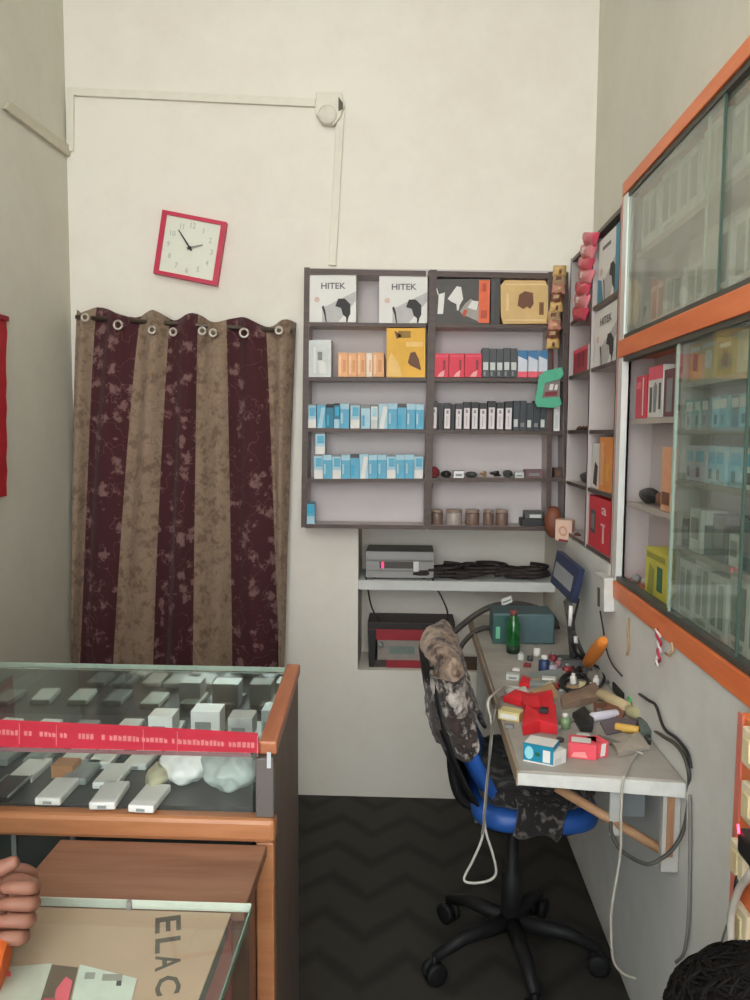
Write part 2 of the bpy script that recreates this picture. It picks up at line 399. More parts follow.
# ------------------------------------------------------------------ curtain
MAROON = blotch('maroon_floral', (72, 38, 42), (124, 94, 92), 15, .20, .38, curl=.035)
TANF = blotch('tan_floral', (138, 117, 99), (116, 95, 79), 18, .22, .46, motif2=(146, 125, 106), curl=.05)
topb = [75, 95, 139, 168, 197, 226, 265, 295]; botb = [65, 78, 113, 153, 192, 231, 277, 284]
t = thing('door_curtain', 'striped maroon and tan floral curtain hung over the doorway', 'curtain', (-.87, 3.03, 0))
m = MB(); NV = 36; cols = []; mi = []
for i in range(7):
    for k in range(8): cols.append((i + k / 8, i % 2))
cols.append((7.0, 0))
def lerp(arr, f):
    i = min(int(f), len(arr) - 2); return arr[i] + (arr[i + 1] - arr[i]) * (f - i)
for r in range(NV + 1):
    s_ = r / NV
    for f_, _ in cols:
        ut, ub = lerp(topb, f_), lerp(botb, f_)
        vt = 309 + (ut - 75) * .07 + 4 * math.sin(f_ * 4.4)
        pt = onY(ut, vt, 3.03); pb = onY(ub, 664, 3.03); pb = V((pt.x + (pb.x - pt.x) * 1.33, 0, .05))
        x = pt.x + (pb.x - pt.x) * s_ ** .82; z = pt.z + (pb.z - pt.z) * s_
        amp = .022 + .012 * math.sin(f_ * 2.3) * s_
        y = 3.032 + amp * math.sin(f_ * 2 * PI * 1.0 + .8 + .5 * math.sin(s_ * 3 + f_)) + .006 * math.sin(f_ * 11 + s_ * 5)
        x = max(x, XL + .012)
        m.v.append(V((x, y, z)))
nc = len(cols)
for r in range(NV):
    for c_ in range(nc - 1):
        m.f.append([r * nc + c_, r * nc + c_ + 1, (r + 1) * nc + c_ + 1, (r + 1) * nc + c_]); m.m.append(1 if cols[c_][1] else 0); m.sm.append(True)
cl = m.build('fabric', [TANF, MAROON], t)
so = cl.modifiers.new('thick', 'SOLIDIFY'); so.thickness = .002
RING = mat('eyelet_silver', (196, 190, 180), .3, .05, 20, .7)
for u, v in ((85, 317.5), (118, 325), (152, 330), (173, 332), (202, 331), (213, 333), (244, 333), (279, 330.5)):
    c_ = onY(u, v, 2.994); mm = MB()
    R_ = .0155 if u in (118, 244) else .0125
    pts = [c_ + V((R_ * math.cos(a * PI / 8), 0, R_ * math.sin(a * PI / 8))) for a in range(17)]
    mm.tube(pts, .0045, 6); mm.build('eyelet', RING, t)
MB().tube([onY(76, 317, 3.04), onY(293, 331.5, 3.04)], .009, 10).build('rod', mat('rod_dark', (90, 80, 70), .4, metal=.5), t)

# red hanging panel on the left wall
q = [onX(u, v, XL + .004) for u, v in ((-60, 500), (6, 496), (5.5, 320), (-60, 262))]
t = thing('wall_hanging', 'red cloth panel hanging on the left side wall', 'wall hanging', (XL, q[0].y, min(p.z for p in q)))
m = MB(); n = 14; edge = []
for i in range(n + 1):
    s_ = i / n; p = q[1].lerp(q[2], s_); edge.append(p + V((0, random.uniform(-.006, .006), 0)))
m.prism([V((XL + .002, 1.9, edge[0].z))] + [V((XL + .002, p.y, p.z)) for p in edge] + [V((XL + .002, 1.9, edge[-1].z))], (.006, 0, 0))
m.build('cloth', mat('red_cloth', (176, 34, 44), .7, .12, 18), t)
MB().box(XL + .002, XL + .014, 1.88, edge[-1].y + .01, edge[-1].z - .004, edge[-1].z + .012).build('hanging_bar', mat('maroon_bar', (150, 30, 50), .5), t, bevel=.002)

# ------------------------------------------------------------------ back shelf unit
DS = 2.967
SV_L = [268.5, 322, 377, 428, 479, 527]; SV_R = [273, 325, 378, 431, 478, 530]
def sv(row, u): return SV_L[row] + (SV_R[row] - SV_L[row]) * (u - 306) / (545 - 306)
YB = D - .002
t = thing('shelf_unit', 'dark brown open wall shelf unit with two columns on back wall', 'shelf unit', (.06, DS, onY(425, 527, DS).z))
def board(nm, q, y0=DS, y1=YB, mt=DARKWOOD, par=None, bev=.0015):
    qa = [onY(u, v, y0) for u, v in q]; MB().edged(qa, [V((p.x, y1, p.z)) for p in qa]).build(nm, [mt, LAMP] if mt is DARKWOOD else [mt, mt], par or t)
board('back_panel', [(303, 527), (565, 530), (568, 271), (306, 268)], D - .014, D - .003, SHELFBACK)
for (u0, u1, d0) in ((301, 306.5, -3.2), (423.5, 431, -5.5), (546, 551, -.5), (563.5, 568.5, .2)):
    nm = 'side_panel' if u0 in (301, 563.5) else 'divider'
    vt, vb = sv(0, u0) - 1, sv(5, u0) + .5
    tl = 3.2 if u0 == 301 else (6 if u0 == 423.5 else (2.5 if u0 == 546 else 0))
    board(nm, [(u0 - 0, vb), (u1 - 0, vb), (u1 + tl, vt), (u0 + tl, vt)])
for row in range(6):
    h = 5.5 if row == 0 else 4
    for (u0, u1) in ((305, 426), (428, 548), (549.5, 565)):
        if row == 0: q = [(u0, sv(0, u0) + h), (u1, sv(0, u1) + h), (u1, sv(0, u1)), (u0, sv(0, u0))]
        elif row == 5: q = [(u0, sv(5, u0) + 1), (u1, sv(5, u1) + 1), (u1, sv(5, u1) - 3), (u0, sv(5, u0) - 3)]
        else: q = [(u0, sv(row, u0) + h - .4), (u1, sv(row, u1) + h - .4), (u1, sv(row, u1)), (u0, sv(row, u0))]
        board('top_board' if row == 0 else 'shelf', q, DS + .002)

def bface(u0, v0, u1, v1, yf, vb0=None, vb1=None):
    """pixel rectangle at distance yf: bottom-left, bottom-right, top-right, top-left"""
    q = [onY(u0, vb0 if vb0 is not None else v1, yf), onY(u1, vb1 if vb1 is not None else v1, yf)]
    h = onY((u0 + u1) / 2, v0, yf).z - (q[0].z + q[1].z) / 2
    up = V((0, 0, h)); tilt = (q[1].z - q[0].z); up.x = -tilt / max(.01, (q[1].x - q[0].x)) * h
    return [q[0], q[1], q[1] + up, q[0] + up]
def carton(u0, v0, u1, row, mats, art, name, label, cat, grp=None, yf=DS + .008, dep=.085, v1=None, bev=.001):
    b0 = v1 if v1 is not None else sv(row, u0) - (3 if row == 5 else 0); b1 = v1 if v1 is not None else sv(row, u1) - (3 if row == 5 else 0)
    q = bface(u0, v0, u1, None, yf, b0 - .15, b1 - .15)
    m = MB().hexa(q, [p + V((0, dep, 0)) for p in q])
    F = Face(q[0], q[1] - q[0], q[3] - q[0], (0, -1, 0))
    if art: art(m, F)
    o = m.build(name, mats); tag(o, label, cat, grp); return o
def charger_art(m, F, ink=1, txt=1, pale=2, text='HITEK', dark=3):
    if text: F.text(m, text, .52, .77, .13, .52, txt)
    F.poly(m, [(.28, .0), (.28, .3), (1, .66), (1, .46), (.62, .0)], pale)
    F.poly(m, [(.56, .34), (.62, .5), (.76, .5), (.88, .38), (.88, .18), (.84, .1), (.82, 0), (.79, 0), (.79, .1), (.72, .16), (.68, .3)], dark, .0012)
    F.poly(m, [(.27, .32), (.31, .36), (.35, .24), (.38, .0), (.355, .0), (.32, .18)], dark, .0012)
    a = [(.17 + .06 * math.cos(k * PI / 5), .48 + .06 * math.sin(k * PI / 5)) for k in range(10)]
    F.poly(m, a, 4, .0012)
HM = [WHITE, mat('grey_letters', (104, 102, 102), .6), mat('pale_band', (182, 180, 180), .6), INK, mat('pink_dot', (206, 178, 168), .6)]
carton(309, 275, 356, 0, HM, charger_art, 'charger_box', 'white square charger box at the left end of the top shelf', 'box', 'white charger boxes', v1=sv(1, 332))
carton(379, 276, 427, 0, HM, charger_art, 'charger_box', 'white square charger box beside the middle divider of the top shelf', 'box', 'white charger boxes', v1=sv(1, 403), dep=.08)
def a_grey(m, F):
    F.rect(m, .1, .04, .88, .9, 1); F.rect(m, .42, .45, .62, .68, 2, .0012); F.rect(m, .25, .1, .34, .8, 3, .0012); F.poly(m, [(.5, .1), (.8, .1), (.75, .4), (.45, .5)], 3, .0012)
carton(308, 340, 331, 2, [mat('silver_white', (204, 208, 206), .4), PALE, GREY, WHITE], a_grey, 'phone_box', 'silver white upright phone box at left end of second shelf', 'box', v1=sv(2, 320))
us = [338, 348, 357, 366, 372.5, 384]
for i in range(5):
    def a_o(m, F, i=i):
        F.rect(m, .12, .1, .3, .9, 1); F.rect(m, .5, .2, .8, .7, 2)
    ms = [ORG, mat('salmon_light', (240, 196, 158), .5), mat('salmon_dark', (206, 140, 92), .5)]
    if i == 3: ms = [mat('salmon_pale', (236, 214, 192), .5), WHITE, ORG]
    carton(us[i] + .2, 352.5 + .6 * (i % 2), us[i + 1] - .2, 2, ms, a_o, 'accessory_carton', f'salmon orange small carton, {ORD[i+1]} from left in its row of five', 'carton', 'salmon cartons on the second shelf', v1=sv(2, 360) - .3)
def a_y(m, F):
    F.rect(m, .3, .8, .62, .94, 1); F.poly(m, [(.55, .3), (.62, .5), (.74, .52), (.84, .36), (.9, .14), (.78, .18), (.62, .24)], 2)
    F.poly(m, [(.02, .02), (.4, .02), (.3, .3), (.12, .5), (.02, .3)], 3); F.rect(m, .5, .62, .95, .72, 3)
    F.poly(m, [(.2, .95), (.26, .78), (.4, .84)], 2)
carton(386.5, 328, 425, 2, [YEL, mat('olive', (150, 116, 50), .6), BROWN, mat('mustard_light', (232, 190, 110), .5)], a_y, 'charger_box', 'mustard yellow charger box beside the middle divider', 'box', v1=sv(2, 405))
# blue cartons
def blue_art(kind):
    def f(m, F):
        if kind == 0: F.rect(m, .0, .78, 1, 1, 1); F.rect(m, .08, .2, .3, .62, 1)
        elif kind == 1: F.rect(m, 0, 0, 1, .36, 1); F.rect(m, .2, .5, .9, .85, 2); F.rect(m, 0, .92, 1, 1, 3)
        elif kind == 2: F.poly(m, [(.1, 0), (.6, 0), (.95, .9), (.5, .9)], 1)
        elif kind == 3: F.rect(m, .1, .1, .4, .55, 2); F.rect(m, 0, .85, 1, 1, 3)
    return f
BM = {'b': [BLUE1, BLUE2, CYAN, DGREY], 'd': [BLUE3, BLUE2, CYAN, INK], 'p': [BLUE2, WHITE, BLUE1, GREY], 'w': [WHITE, PALE, BLUE2, GREY]}
rowA = [(308, 316, 'p', 1), (317, 325.5, 'b', 2), (326, 333.5, 'd', 3), (334, 339.5, 'd', 1), (340, 349, 'b', 0), (350.5, 359.5, 'p', 1), (361, 370, 'p', 3), (370.8, 377.5, 'w', 1), (378.5, 387.5, 'p', 2), (388, 397, 'b', 0), (397.5, 406, 'b', 3), (406.5, 415, 'b', 0), (415.6, 423.5, 'b', 0)]
nm_ = {'b': 'sky blue', 'd': 'deep teal', 'p': 'pale blue', 'w': 'white'}
for i, (u0, u1, c_, k) in enumerate(rowA):
    carton(u0, 404 + random.uniform(-.7, 1.2), u1, 3, BM[c_], blue_art(k), 'accessory_carton', f'{nm_[c_]} accessory carton, {ORD[i+1]} from left in third shelf row', 'carton', 'blue cartons on the third shelf', yf=DS + .008 + random.uniform(0, .008), dep=.04)
for i in range(12):
    u0 = 314.2 + i * 9.1; c_ = 'pbpbbpbbpbbp'[i]; k = (1, 0, 1, 0, 3, 2, 0, 0, 1, 0, 0, 1)[i]
    carton(u0, 454.5 + random.uniform(-.6, .8), u0 + 8.7, 4, BM[c_], blue_art(k), 'accessory_carton', f'{nm_[c_]} accessory carton, {ORD[i+1]} from left in fourth shelf row', 'carton', 'blue cartons on the fourth shelf', yf=DS + .008 + random.uniform(0, .005), dep=.04)
carton(315.5, 432.5, 325, 4, BM['p'], blue_art(1), 'accessory_carton', 'pale blue carton stacked alone on top of the fourth shelf row', 'carton', 'blue cartons on the fourth shelf', v1=454.3, dep=.038)
carton(305.8, 502.5, 314.5, 5, BM['b'], blue_art(1), 'accessory_carton', 'single blue carton standing alone on the bottom left shelf', 'carton', dep=.04)
# right column, top row
def a_d(m, F):
    F.poly(m, [(.2, .58), (.24, .66), (.4, .84), (.48, .82), (.52, .55), (.46, .42), (.44, .3), (.41, .3), (.4, .44), (.3, .5), (.24, .56)][2:], 1)
    F.poly(m, [(.06, .22), (.16, .22), (.19, .7), (.08, .66)], 1); F.poly(m, [(.03, .78), (.045, .8), (.08, .66), (.065, .64)], 1)
    F.poly(m, [(.46, .28), (.5, .22), (.86, .02), (.9, .3), (.66, .56), (.56, .46)], 2); F.poly(m, [(.6, .36), (.76, .3), (.8, .5), (.68, .52)], 1, .0012); F.poly(m, [(.5, .2), (.56, .15), (.6, .3), (.54, .32)], 4, .0012)
    F.rect(m, .8, .02, .995, .97, 3, .0014); F.rect(m, .84, .12, .95, .3, 4, .0018); F.rect(m, .86, .72, .93, .9, 4, .0018)
carton(434, 279, 489.5, 0, [mat('charcoal_card', (74, 70, 66), .5), WHITE, mat('smoke', (158, 152, 146), .6), ORG2, mat('rust', (180, 72, 44), .5)], a_d, 'charger_box', 'charcoal charger box with white adaptor picture and orange edge strip', 'box', v1=sv(1, 465))
carton(490.5, 276, 499.5, 0, [mat('charcoal_card2', (62, 58, 55), .5), DGREY], lambda m, F: F.rect(m, .15, .1, .4, .9, 1), 'charger_box', 'narrow black box beside the gold box on top shelf', 'box', v1=sv(1, 495), dep=.07)
q = [onY(u, v, DS + .006) for u, v in ((503, 324), (547, 323.5), (549, 316), (548.5, 287), (545, 280.5), (505, 280), (500.5, 286), (501, 316))]
m = MB().prism(q, (0, .09, 0)); qq = bface(502, 281, 548, 323.5, DS + .006); F = Face(qq[0], qq[1] - qq[0], qq[3] - qq[0], (0, -1, 0))
F.poly(m, [(.33, .42), (.36, .68), (.48, .76), (.66, .72), (.68, .46), (.6, .34), (.54, .4), (.46, .34)], 1); F.rect(m, .8, .2, .9, .5, 2); F.rect(m, .06, .06, .94, .1, 3); F.rect(m, .06, .9, .94, .94, 3); F.rect(m, .08, .3, .14, .7, 3); F.rect(m, .83, .24, .87, .46, 1, .0012)
tag(m.build('gold_box', [GOLD, BROWN, mat('brown_print', (126, 92, 58), .6), mat('gold_light', (222, 192, 140), .5)]), 'gold cut-corner box with brown gadget picture on top shelf', 'box')
# right column second row
for i, (u0, u1) in enumerate(((432, 448.5), (449, 464), (464.5, 481.5))):
    def a_r(m, F):
        F.poly(m, [(.3, .02), (.7, .02), (.76, .3), (.5, .2)], 1); F.rect(m, .66, .3, .8, .72, 2); F.rect(m, .05, .86, .95, .92, 3)
    carton(u0, 353.5, u1, 2, [mat('crimson_card', (214, 52, 74), .5), mat('pink_print', (238, 170, 170), .5), DRED, PINK], a_r, 'battery_box', f'crimson red box, {ORD[i+1]} from left beside the middle divider', 'box', 'red boxes on the second shelf', v1=sv(2, 456) - .3)
for i in range(5):
    u0 = 482.2 + i * 7; 
    carton(u0, 348 + random.uniform(-1, 1), u0 + 6.6, 2, [mat('slate_black', (58, 60, 62), .4), PALE, GREY], lambda m, F: (F.rect(m, .12, .25, .88, .52, 1), F.rect(m, .2, .05, .5, .2, 2)), 'battery_box', f'black box with grey label, {ORD[i+1]} from left on second shelf', 'box', 'black boxes on the second shelf', v1=sv(2, 500) - .3, dep=.07)
for i in range(3):
    u0 = 517.6 + i * 10.4
    carton(u0, 350.5, u0 + 9.6, 2, [mat('white_blue_card', (206, 210, 220), .45), mat('steel_blue', (54, 116, 162), .45), PINK], lambda m, F: (F.rect(m, 0, .8, 1, 1, 1), F.poly(m, [(0, .8), (1, .8), (1, .64)], 1), F.rect(m, 0, 0, 1, .22, 2)), 'earphone_carton', f'white carton with blue top and pink base, {ORD[i+1]} of three', 'carton', 'blue topped cartons on the second shelf', v1=sv(2, 530) - .3, dep=.06)
# right column third row: white fronted packs and black cartons
ups = [(430.5, 437), (438.5, 442.5), (443.5, 450.5), (451, 454), (455, 462), (463, 470), (471, 478), (479, 486.5), (487.5, 495), (496, 503.5), (504.5, 512)]
for i, (u0, u1) in enumerate(ups):
    dark = i in (1, 3)
    def a_w(m, F, dark=dark):
        if not dark: F.rect(m, .1, .04, .9, .78, 1); F.rect(m, .35, .6, .65, .72, 2, .0012); F.rect(m, .44, .12, .5, .5, 2, .0012)
    carton(u0, 402.5 + random.uniform(-1.5, 1.5), u1, 3, [BLACK, mat('pack_white', (218, 208, 210), .5), GREY], a_w, 'earphone_pack', f'{"plain black pack" if dark else "black pack with tall white label"}, {ORD[i+1]} from left on third shelf', 'pack', 'white labelled packs on the third shelf', dep=.05, yf=DS + .008 + (.012 if dark else 0))
for i in range(5):
    u0 = 513 + i * 6.7
    carton(u0, 402 + random.uniform(-1.5, 1.5), u0 + 6.3, 3, [mat('blue_black', (44, 50, 54), .4), PALE, GREY], lambda m, F, i=i: F.rect(m, .1, .12, .7, .38 - .12 * (i % 2), 1 + i % 2), 'earphone_pack', f'dark slate pack with small label, {ORD[i+1]} of five beside the white ones', 'pack', 'slate packs on the third shelf', dep=.05)
# fourth row: low loose stuff
low = [(429, 440, 467, DRED, 'dark red', 'folded pouch'), (441, 452, 471, BLACK, 'black', 'flat case'), (453.5, 464, 471, STEEL, 'grey', 'metal bracket'), (465.5, 478, 472, DGREY, 'dark grey', 'flat case'), (479.5, 488, 473, TAN, 'tan', 'loose strap'), (489.5, 502, 471.5, BLACK, 'black', 'coiled lead'), (503.5, 514, 470.5, DGREY, 'grey-black', 'small case'), (515, 524, 472.5, PALE, 'pale', 'loose card'), (525.5, 543, 470, mat('mauve_brown', (110, 84, 84), .6), 'mauve brown', 'long low box')]
for i, (u0, u1, v0, mt, cn, kind) in enumerate(low):
    q = bface(u0, v0, u1, None, DS + .012, sv(4, u0) - .2, sv(4, u1) - .2); m = MB()
    if kind in ('coiled lead', 'loose strap'):
        c_ = (q[0] + q[1]) / 2 + V((0, .03, .008)); w_ = (q[1] - q[0]).length / 2 - .004
        m.tube([c_ + V((w_ * (1 - .04 * k) * math.cos(k * .7), .02 * math.sin(k * .7), .0018 * (k % 9))) for k in range(28)], .0045, 6)
    elif kind in ('folded pouch', 'flat case', 'small case'):
        m.ball((q[0] + q[1]) / 2 + V((0, .035, (q[3].z - q[0].z) * .5 + .0005)), ((q[1] - q[0]).length / 2, .033, (q[3].z - q[0].z) / 2), 0, 14, 8, .06)
    else:
        m.hexa(q, [p + V((0, .06, 0)) for p in q]); F = Face(q[0], q[1] - q[0], q[3] - q[0], (0, -1, 0)); F.rect(m, .2, .25, .8, .6, 1)
    o = m.build(kind.split()[-1] if False else kind.replace(' ', '_'), [mt, GREY], bevel=.001)
    tag(o, f'{cn} {kind}, {ORD[i+1]} from left among oddments on fourth shelf', kind.split()[-1], 'oddments on the fourth shelf')
# fifth row: round jars, glinting
JB = mat('jar_brown', (118, 96, 86), .25, .1, 30); JL = mat('jar_clear', (170, 158, 150), .2, .1, 30)
for i, (u0, u1, mt) in enumerate(((431, 443, JB), (445.5, 462.5, JL), (465, 480, JB), (483, 494, JB), (495.5, 508.5, JB))):
    a = onY(u0, sv(5, u0) - 3.2, DS + .03); b = onY(u1, sv(5, u1) - 3.2, DS + .03); r = (b.x - a.x) / 2 - .001; h = onY(u0, 509.5, DS + .03).z - a.z
    c_ = V(((a.x + b.x) / 2, DS + .02 + r, max(a.z, b.z)))
    t = thing('storage_jar', f'small round {"clear" if mt is JL else "brown"} jar, {ORD[i+1]} from left on bottom right shelf', 'jar', c_, 'jars on the bottom shelf')
    MB().lathe(c_, [(r * .92, 0), (r, .004), (r, h * .72), (r * .94, h * .8)], 18).build('body', mt, t)
    MB().lathe(c_ + V((0, 0, h * .8)), [(r * .98, 0), (r, .003), (r, h * .17), (r * .9, h * .2)], 18).build('lid', mat('jar_lid', (142, 122, 110), .35), t)
t = thing('radio_set', 'black stacked gadget with pale label at right end of bottom shelf', 'gadget', onY(532, sv(5, 532) - 3, DS + .04))
q = bface(521, 519, 545, None, DS + .01, sv(5, 521) - 3.2, sv(5, 545) - 3.2); MB().hexa(q, [p + V((0, .07, 0)) for p in q]).build('lower_body', BLACK, t, bevel=.003)
q = bface(525, 511.5, 543, 519, DS + .014); m = MB().hexa(q, [p + V((0, .06, 0)) for p in q]); F = Face(q[0], q[1] - q[0], q[3] - q[0], (0, -1, 0)); F.rect(m, .25, .15, .9, .6, 1); m.build('upper_body', [DGREY, PALE], t, bevel=.002)
# corner bay: white slim pack and oddments
carton(553.5, 404, 559.5, 3, [WHITE, PALE], lambda m, F: F.rect(m, .2, .1, .8, .6, 1), 'slim_pack', 'white slim pack standing in the corner shelf bay below green pack', 'pack', dep=.05, v1=sv(3, 556) - .1)
carton(554.5, 468, 562, 4, [mat('dark_brown_card', (74, 56, 52), .6), BROWN], lambda m, F: F.rect(m, .2, .2, .8, .7, 1), 'small_carton', 'dark brown small carton in the corner shelf bay', 'carton', dep=.05, v1=sv(4, 558) - .1)

# ------------------------------------------------------------------ right open shelf unit (turning the corner)
XRB = XR - .002
t = thing('side_shelf_unit', 'dark brown open shelf unit on right wall beside glass cabinet', 'shelf unit', (XF, 2.6, 1.084))
ZT = 2.07; ZS = [1.845, 1.655, 1.462, 1.28, 1.098]
MB().box(XRB - .01, XRB, 2.262, 2.952, 1.086, ZT - .002).build('back_panel', SHELFBACK, t)
for y0, y1 in ((2.94, 2.956), (2.59, 2.606), (2.262, 2.275)): MB().edged([(XF, y1, 1.086), (XF, y0, 1.086), (XF, y0, ZT), (XF, y1, ZT)], [(XRB, y1, 1.086), (XRB, y0, 1.086), (XRB, y0, ZT), (XRB, y1, ZT)]).build('upright_panel', [DARKWOOD, LAMP], t)
for z in ZS + [ZT - .002]:
    for y0, y1 in ((2.275, 2.59), (2.606, 2.94)): MB().edged([(XF + .002, y1, z - .012), (XF + .002, y0, z - .012), (XF + .002, y0, z), (XF + .002, y1, z)], [(XRB - .01, y1, z - .012), (XRB - .01, y0, z - .012), (XRB - .01, y0, z), (XRB - .01, y1, z)]).build('shelf' if z < 2 else 'top_board', [DARKWOOD, LAMP if z < 2 else DARKWOOD], t)
def rcarton(y0, y1, z0, z1, mats, art, name, label, cat, grp=None, xf=XF + .008, dep=.075, bev=.001):
    """carton facing left into the room; y0 the far side, y1 the near side"""
    q = [V((xf, y0, z0)), V((xf, y1, z0)), V((xf, y1, z1)), V((xf, y0, z1))]
    m = MB().hexa(q, [p + V((dep, 0, 0)) for p in q]); F = Face(q[0], q[1] - q[0], q[3] - q[0], (-1, 0, 0))
    if art: art(m, F)
    o = m.build(name, mats, bevel=0); tag(o, label, cat, grp); return o
def a_teal(m, F):
    charger_art(m, F, text=None); F.rect(m, .84, 0, 1, 1, 5, .0014); F.poly(m, [(0, 0), (.3, 0), (.2, .34), (0, .4)], 5, .0014); F.rect(m, .2, .8, .6, .86, 1)
rcarton(2.55, 2.30, 1.846, 2.035, HM + [mat('teal_card', (20, 128, 158), .45)], a_teal, 'charger_box', 'white and teal charger box on top of the right wall shelf', 'box')
rcarton(2.575, 2.30, 1.656, 1.825, HM, lambda m, F: charger_art(m, F), 'charger_box', 'white charger box on right wall shelf beside the glass cabinet', 'box', 'white charger boxes')
rcarton(2.90, 2.64, 1.656, 1.74, [mat('crimson_card2', (176, 48, 66), .5), DRED, PINK, WHITE], lambda m, F: (F.rect(m, .3, .2, .45, .8, 1), F.rect(m, .55, .2, .7, .8, 1), F.rect(m, .9, 0, 1, 1, 3), F.rect(m, 0, .84, .9, 1, 2)), 'battery_box', 'dark red box on the narrow right wall shelf bay', 'box')
rcarton(2.56, 2.46, 1.282, 1.42, [WHITE, INK, PALE], lambda m, F: F.poly(m, [(.2, .1), (.7, .05), (.8, .5), (.4, .6)], 1), 'charger_box', 'white box with dark picture beside the orange box', 'box')
rcarton(2.45, 2.30, 1.282, 1.44, [mat('orange_card', (222, 140, 62), .5), ORG, YEL], lambda m, F: (F.rect(m, .1, .1, .4, .9, 1), F.rect(m, .6, .2, .8, .5, 2)), 'charger_box', 'orange upright box on right wall shelf', 'box', xf=XF + .004)
def a_red(m, F):
    F.poly(m, [(.12, .3), (.36, .28), (.36, .72), (.12, .75)], 1); F.rect(m, .16, .36, .32, .66, 2, .0012); F.text(m, 'a', .74, .78, .14, .22, 3); F.rect(m, .68, .18, .76, .52, 3); F.rect(m, .6, .5, .8, .54, 3); F.rect(m, 0, 0, .05, 1, 3)
rcarton(2.57, 2.29, 1.10, 1.258, [mat('bright_red_card', (212, 34, 54), .5), DGREY, GREY, mat('pale_pink_print', (238, 196, 196), .5)], a_red, 'phone_box', 'bright red phone box on lowest right wall shelf', 'box', xf=XF + .003)
tag(MB().tube([(XF + .03, 2.9 - .03 * k, 1.466 + .006 * (k % 2)) for k in range(8)], .006, 6).build('coiled_lead', BROWN), 'brown coiled lead lying on the narrow right wall shelf', 'lead')
tag(MB().ball((XF + .05, 2.76, 1.302), (.035, .09, .022), 0, 14, 8, .08).build('folded_pouch', DGREY), 'dark folded pouch on the narrow right wall shelf', 'pouch')

# hanging sachet strips
def strip(name, a, b, wpx, plane, n, cols, label):
    pa = V(a); pb = V(b)
    t_ = thing(name, label, 'sachet strip', plane(*pb))
    for k in range(n):
        s0, s1 = (k - .06) / n, (k + 1.06) / n
        c0 = pa.lerp(pb, s0); c1 = pa.lerp(pb, s1); j = random.uniform(-1, 1)
        q = [plane(c0.x - wpx / 2 + j, c0.y), plane(c0.x + wpx / 2 + j, c0.y), plane(c1.x + wpx / 2 + j, c1.y), plane(c1.x - wpx / 2 + j, c1.y)]
        cen = sum(q, V()) / 4; nrm = (q[1] - q[0]).cross(q[3] - q[0]).normalized()
        if nrm.dot(CAM - cen) < 0: nrm = -nrm
        m = MB(); N = 5; g = []
        for i in range(N + 1):
            for l in range(N + 1):
                p = q[0].lerp(q[1], i / N).lerp(q[3].lerp(q[2], i / N), l / N)
                puff = math.sin(PI * i / N) * math.sin(PI * l / N)
                g.append(p + nrm * (.012 * puff + .004 * math.sin(i * 2 + l)))
        back = [p - nrm * .006 * 1 for p in g]
        fs = [(i * (N + 1) + l, (i + 1) * (N + 1) + l, (i + 1) * (N + 1) + l + 1, i * (N + 1) + l + 1) for i in range(N) for l in range(N)]
        nn = len(g); rim = [i * (N + 1) for i in range(N + 1)] + [N * (N + 1) + l for l in range(1, N + 1)] + [i * (N + 1) + N for i in range(N - 1, -1, -1)] + [l for l in range(N - 1, 0, -1)]
        fs2 = [tuple(x + nn for x in f) for f in fs] + [(rim[i], rim[(i + 1) % len(rim)], rim[(i + 1) % len(rim)] + nn, rim[i] + nn) for i in range(len(rim))]
        m.add(g + back, fs + fs2, 0, True)
        # printed patch
        for f in (fs[6:8] + fs[11:13] if k % 2 else fs[12:14]): m.add([g[i] + nrm * .0006 for i in f], [(0, 1, 2, 3)], 1, True)
        m.build('sachet', [cols[k % len(cols)][0], cols[k % len(cols)][1]], t_, smooth=True)
    return t_
strip('sachet_strip', (560, 266), (552, 348), 13, lambda u, v: onY(u, v, 2.94), 9, [(GOLD, BROWN), (TAN, BROWN), (mat('gold_pink', (196, 140, 120), .4), GOLD), (BROWN, TAN)], 'hanging strip of gold and brown sachets at the shelf corner')
strip('sachet_strip', (590, 233), (579, 320), 13, lambda u, v: onX(u, v, XF - .007), 7, [(mat('rose_foil', (204, 72, 96), .35), PINK), (mat('rose_pale', (220, 130, 140), .35), WHITE)], 'hanging strip of rose pink sachets on the right wall shelf')
# green hanging blister pack
t = thing('blister_pack', 'green framed blister pack hanging at the shelf corner', 'pack', onY(548, 408, 2.93))
q = [onY(u, v, 2.93) for u, v in ((535, 402), (539, 376), (545, 371), (562, 367), (564, 374), (561, 379), (545, 383), (542, 398), (560, 397), (562, 404), (555, 408), (537, 407))]
MB().prism(q, (0, .012, 0)).build('green_frame', GREEN, t, bevel=.001)
q = [onY(u, v, 2.935) for u, v in ((542, 398), (545, 383), (560, 379), (560, 397))]; m = MB().prism(q, (0, .012, 0)); F = Face(q[0], q[3] - q[0], q[1] - q[0], (0, -1, 0)); F.rect(m, .1, .1, .8, .4, 1); F.rect(m, .3, .5, .5, .9, 2); F.rect(m, .6, .5, .75, .85, 2)
m.build('window', [mat('blister_grey', (128, 118, 112), .3), DRED, WHITE], t)
MB().tube([onY(553, 371, 2.935), onY(553, 350, 2.945)], .002, 6).build('hang_loop', DRED, t)
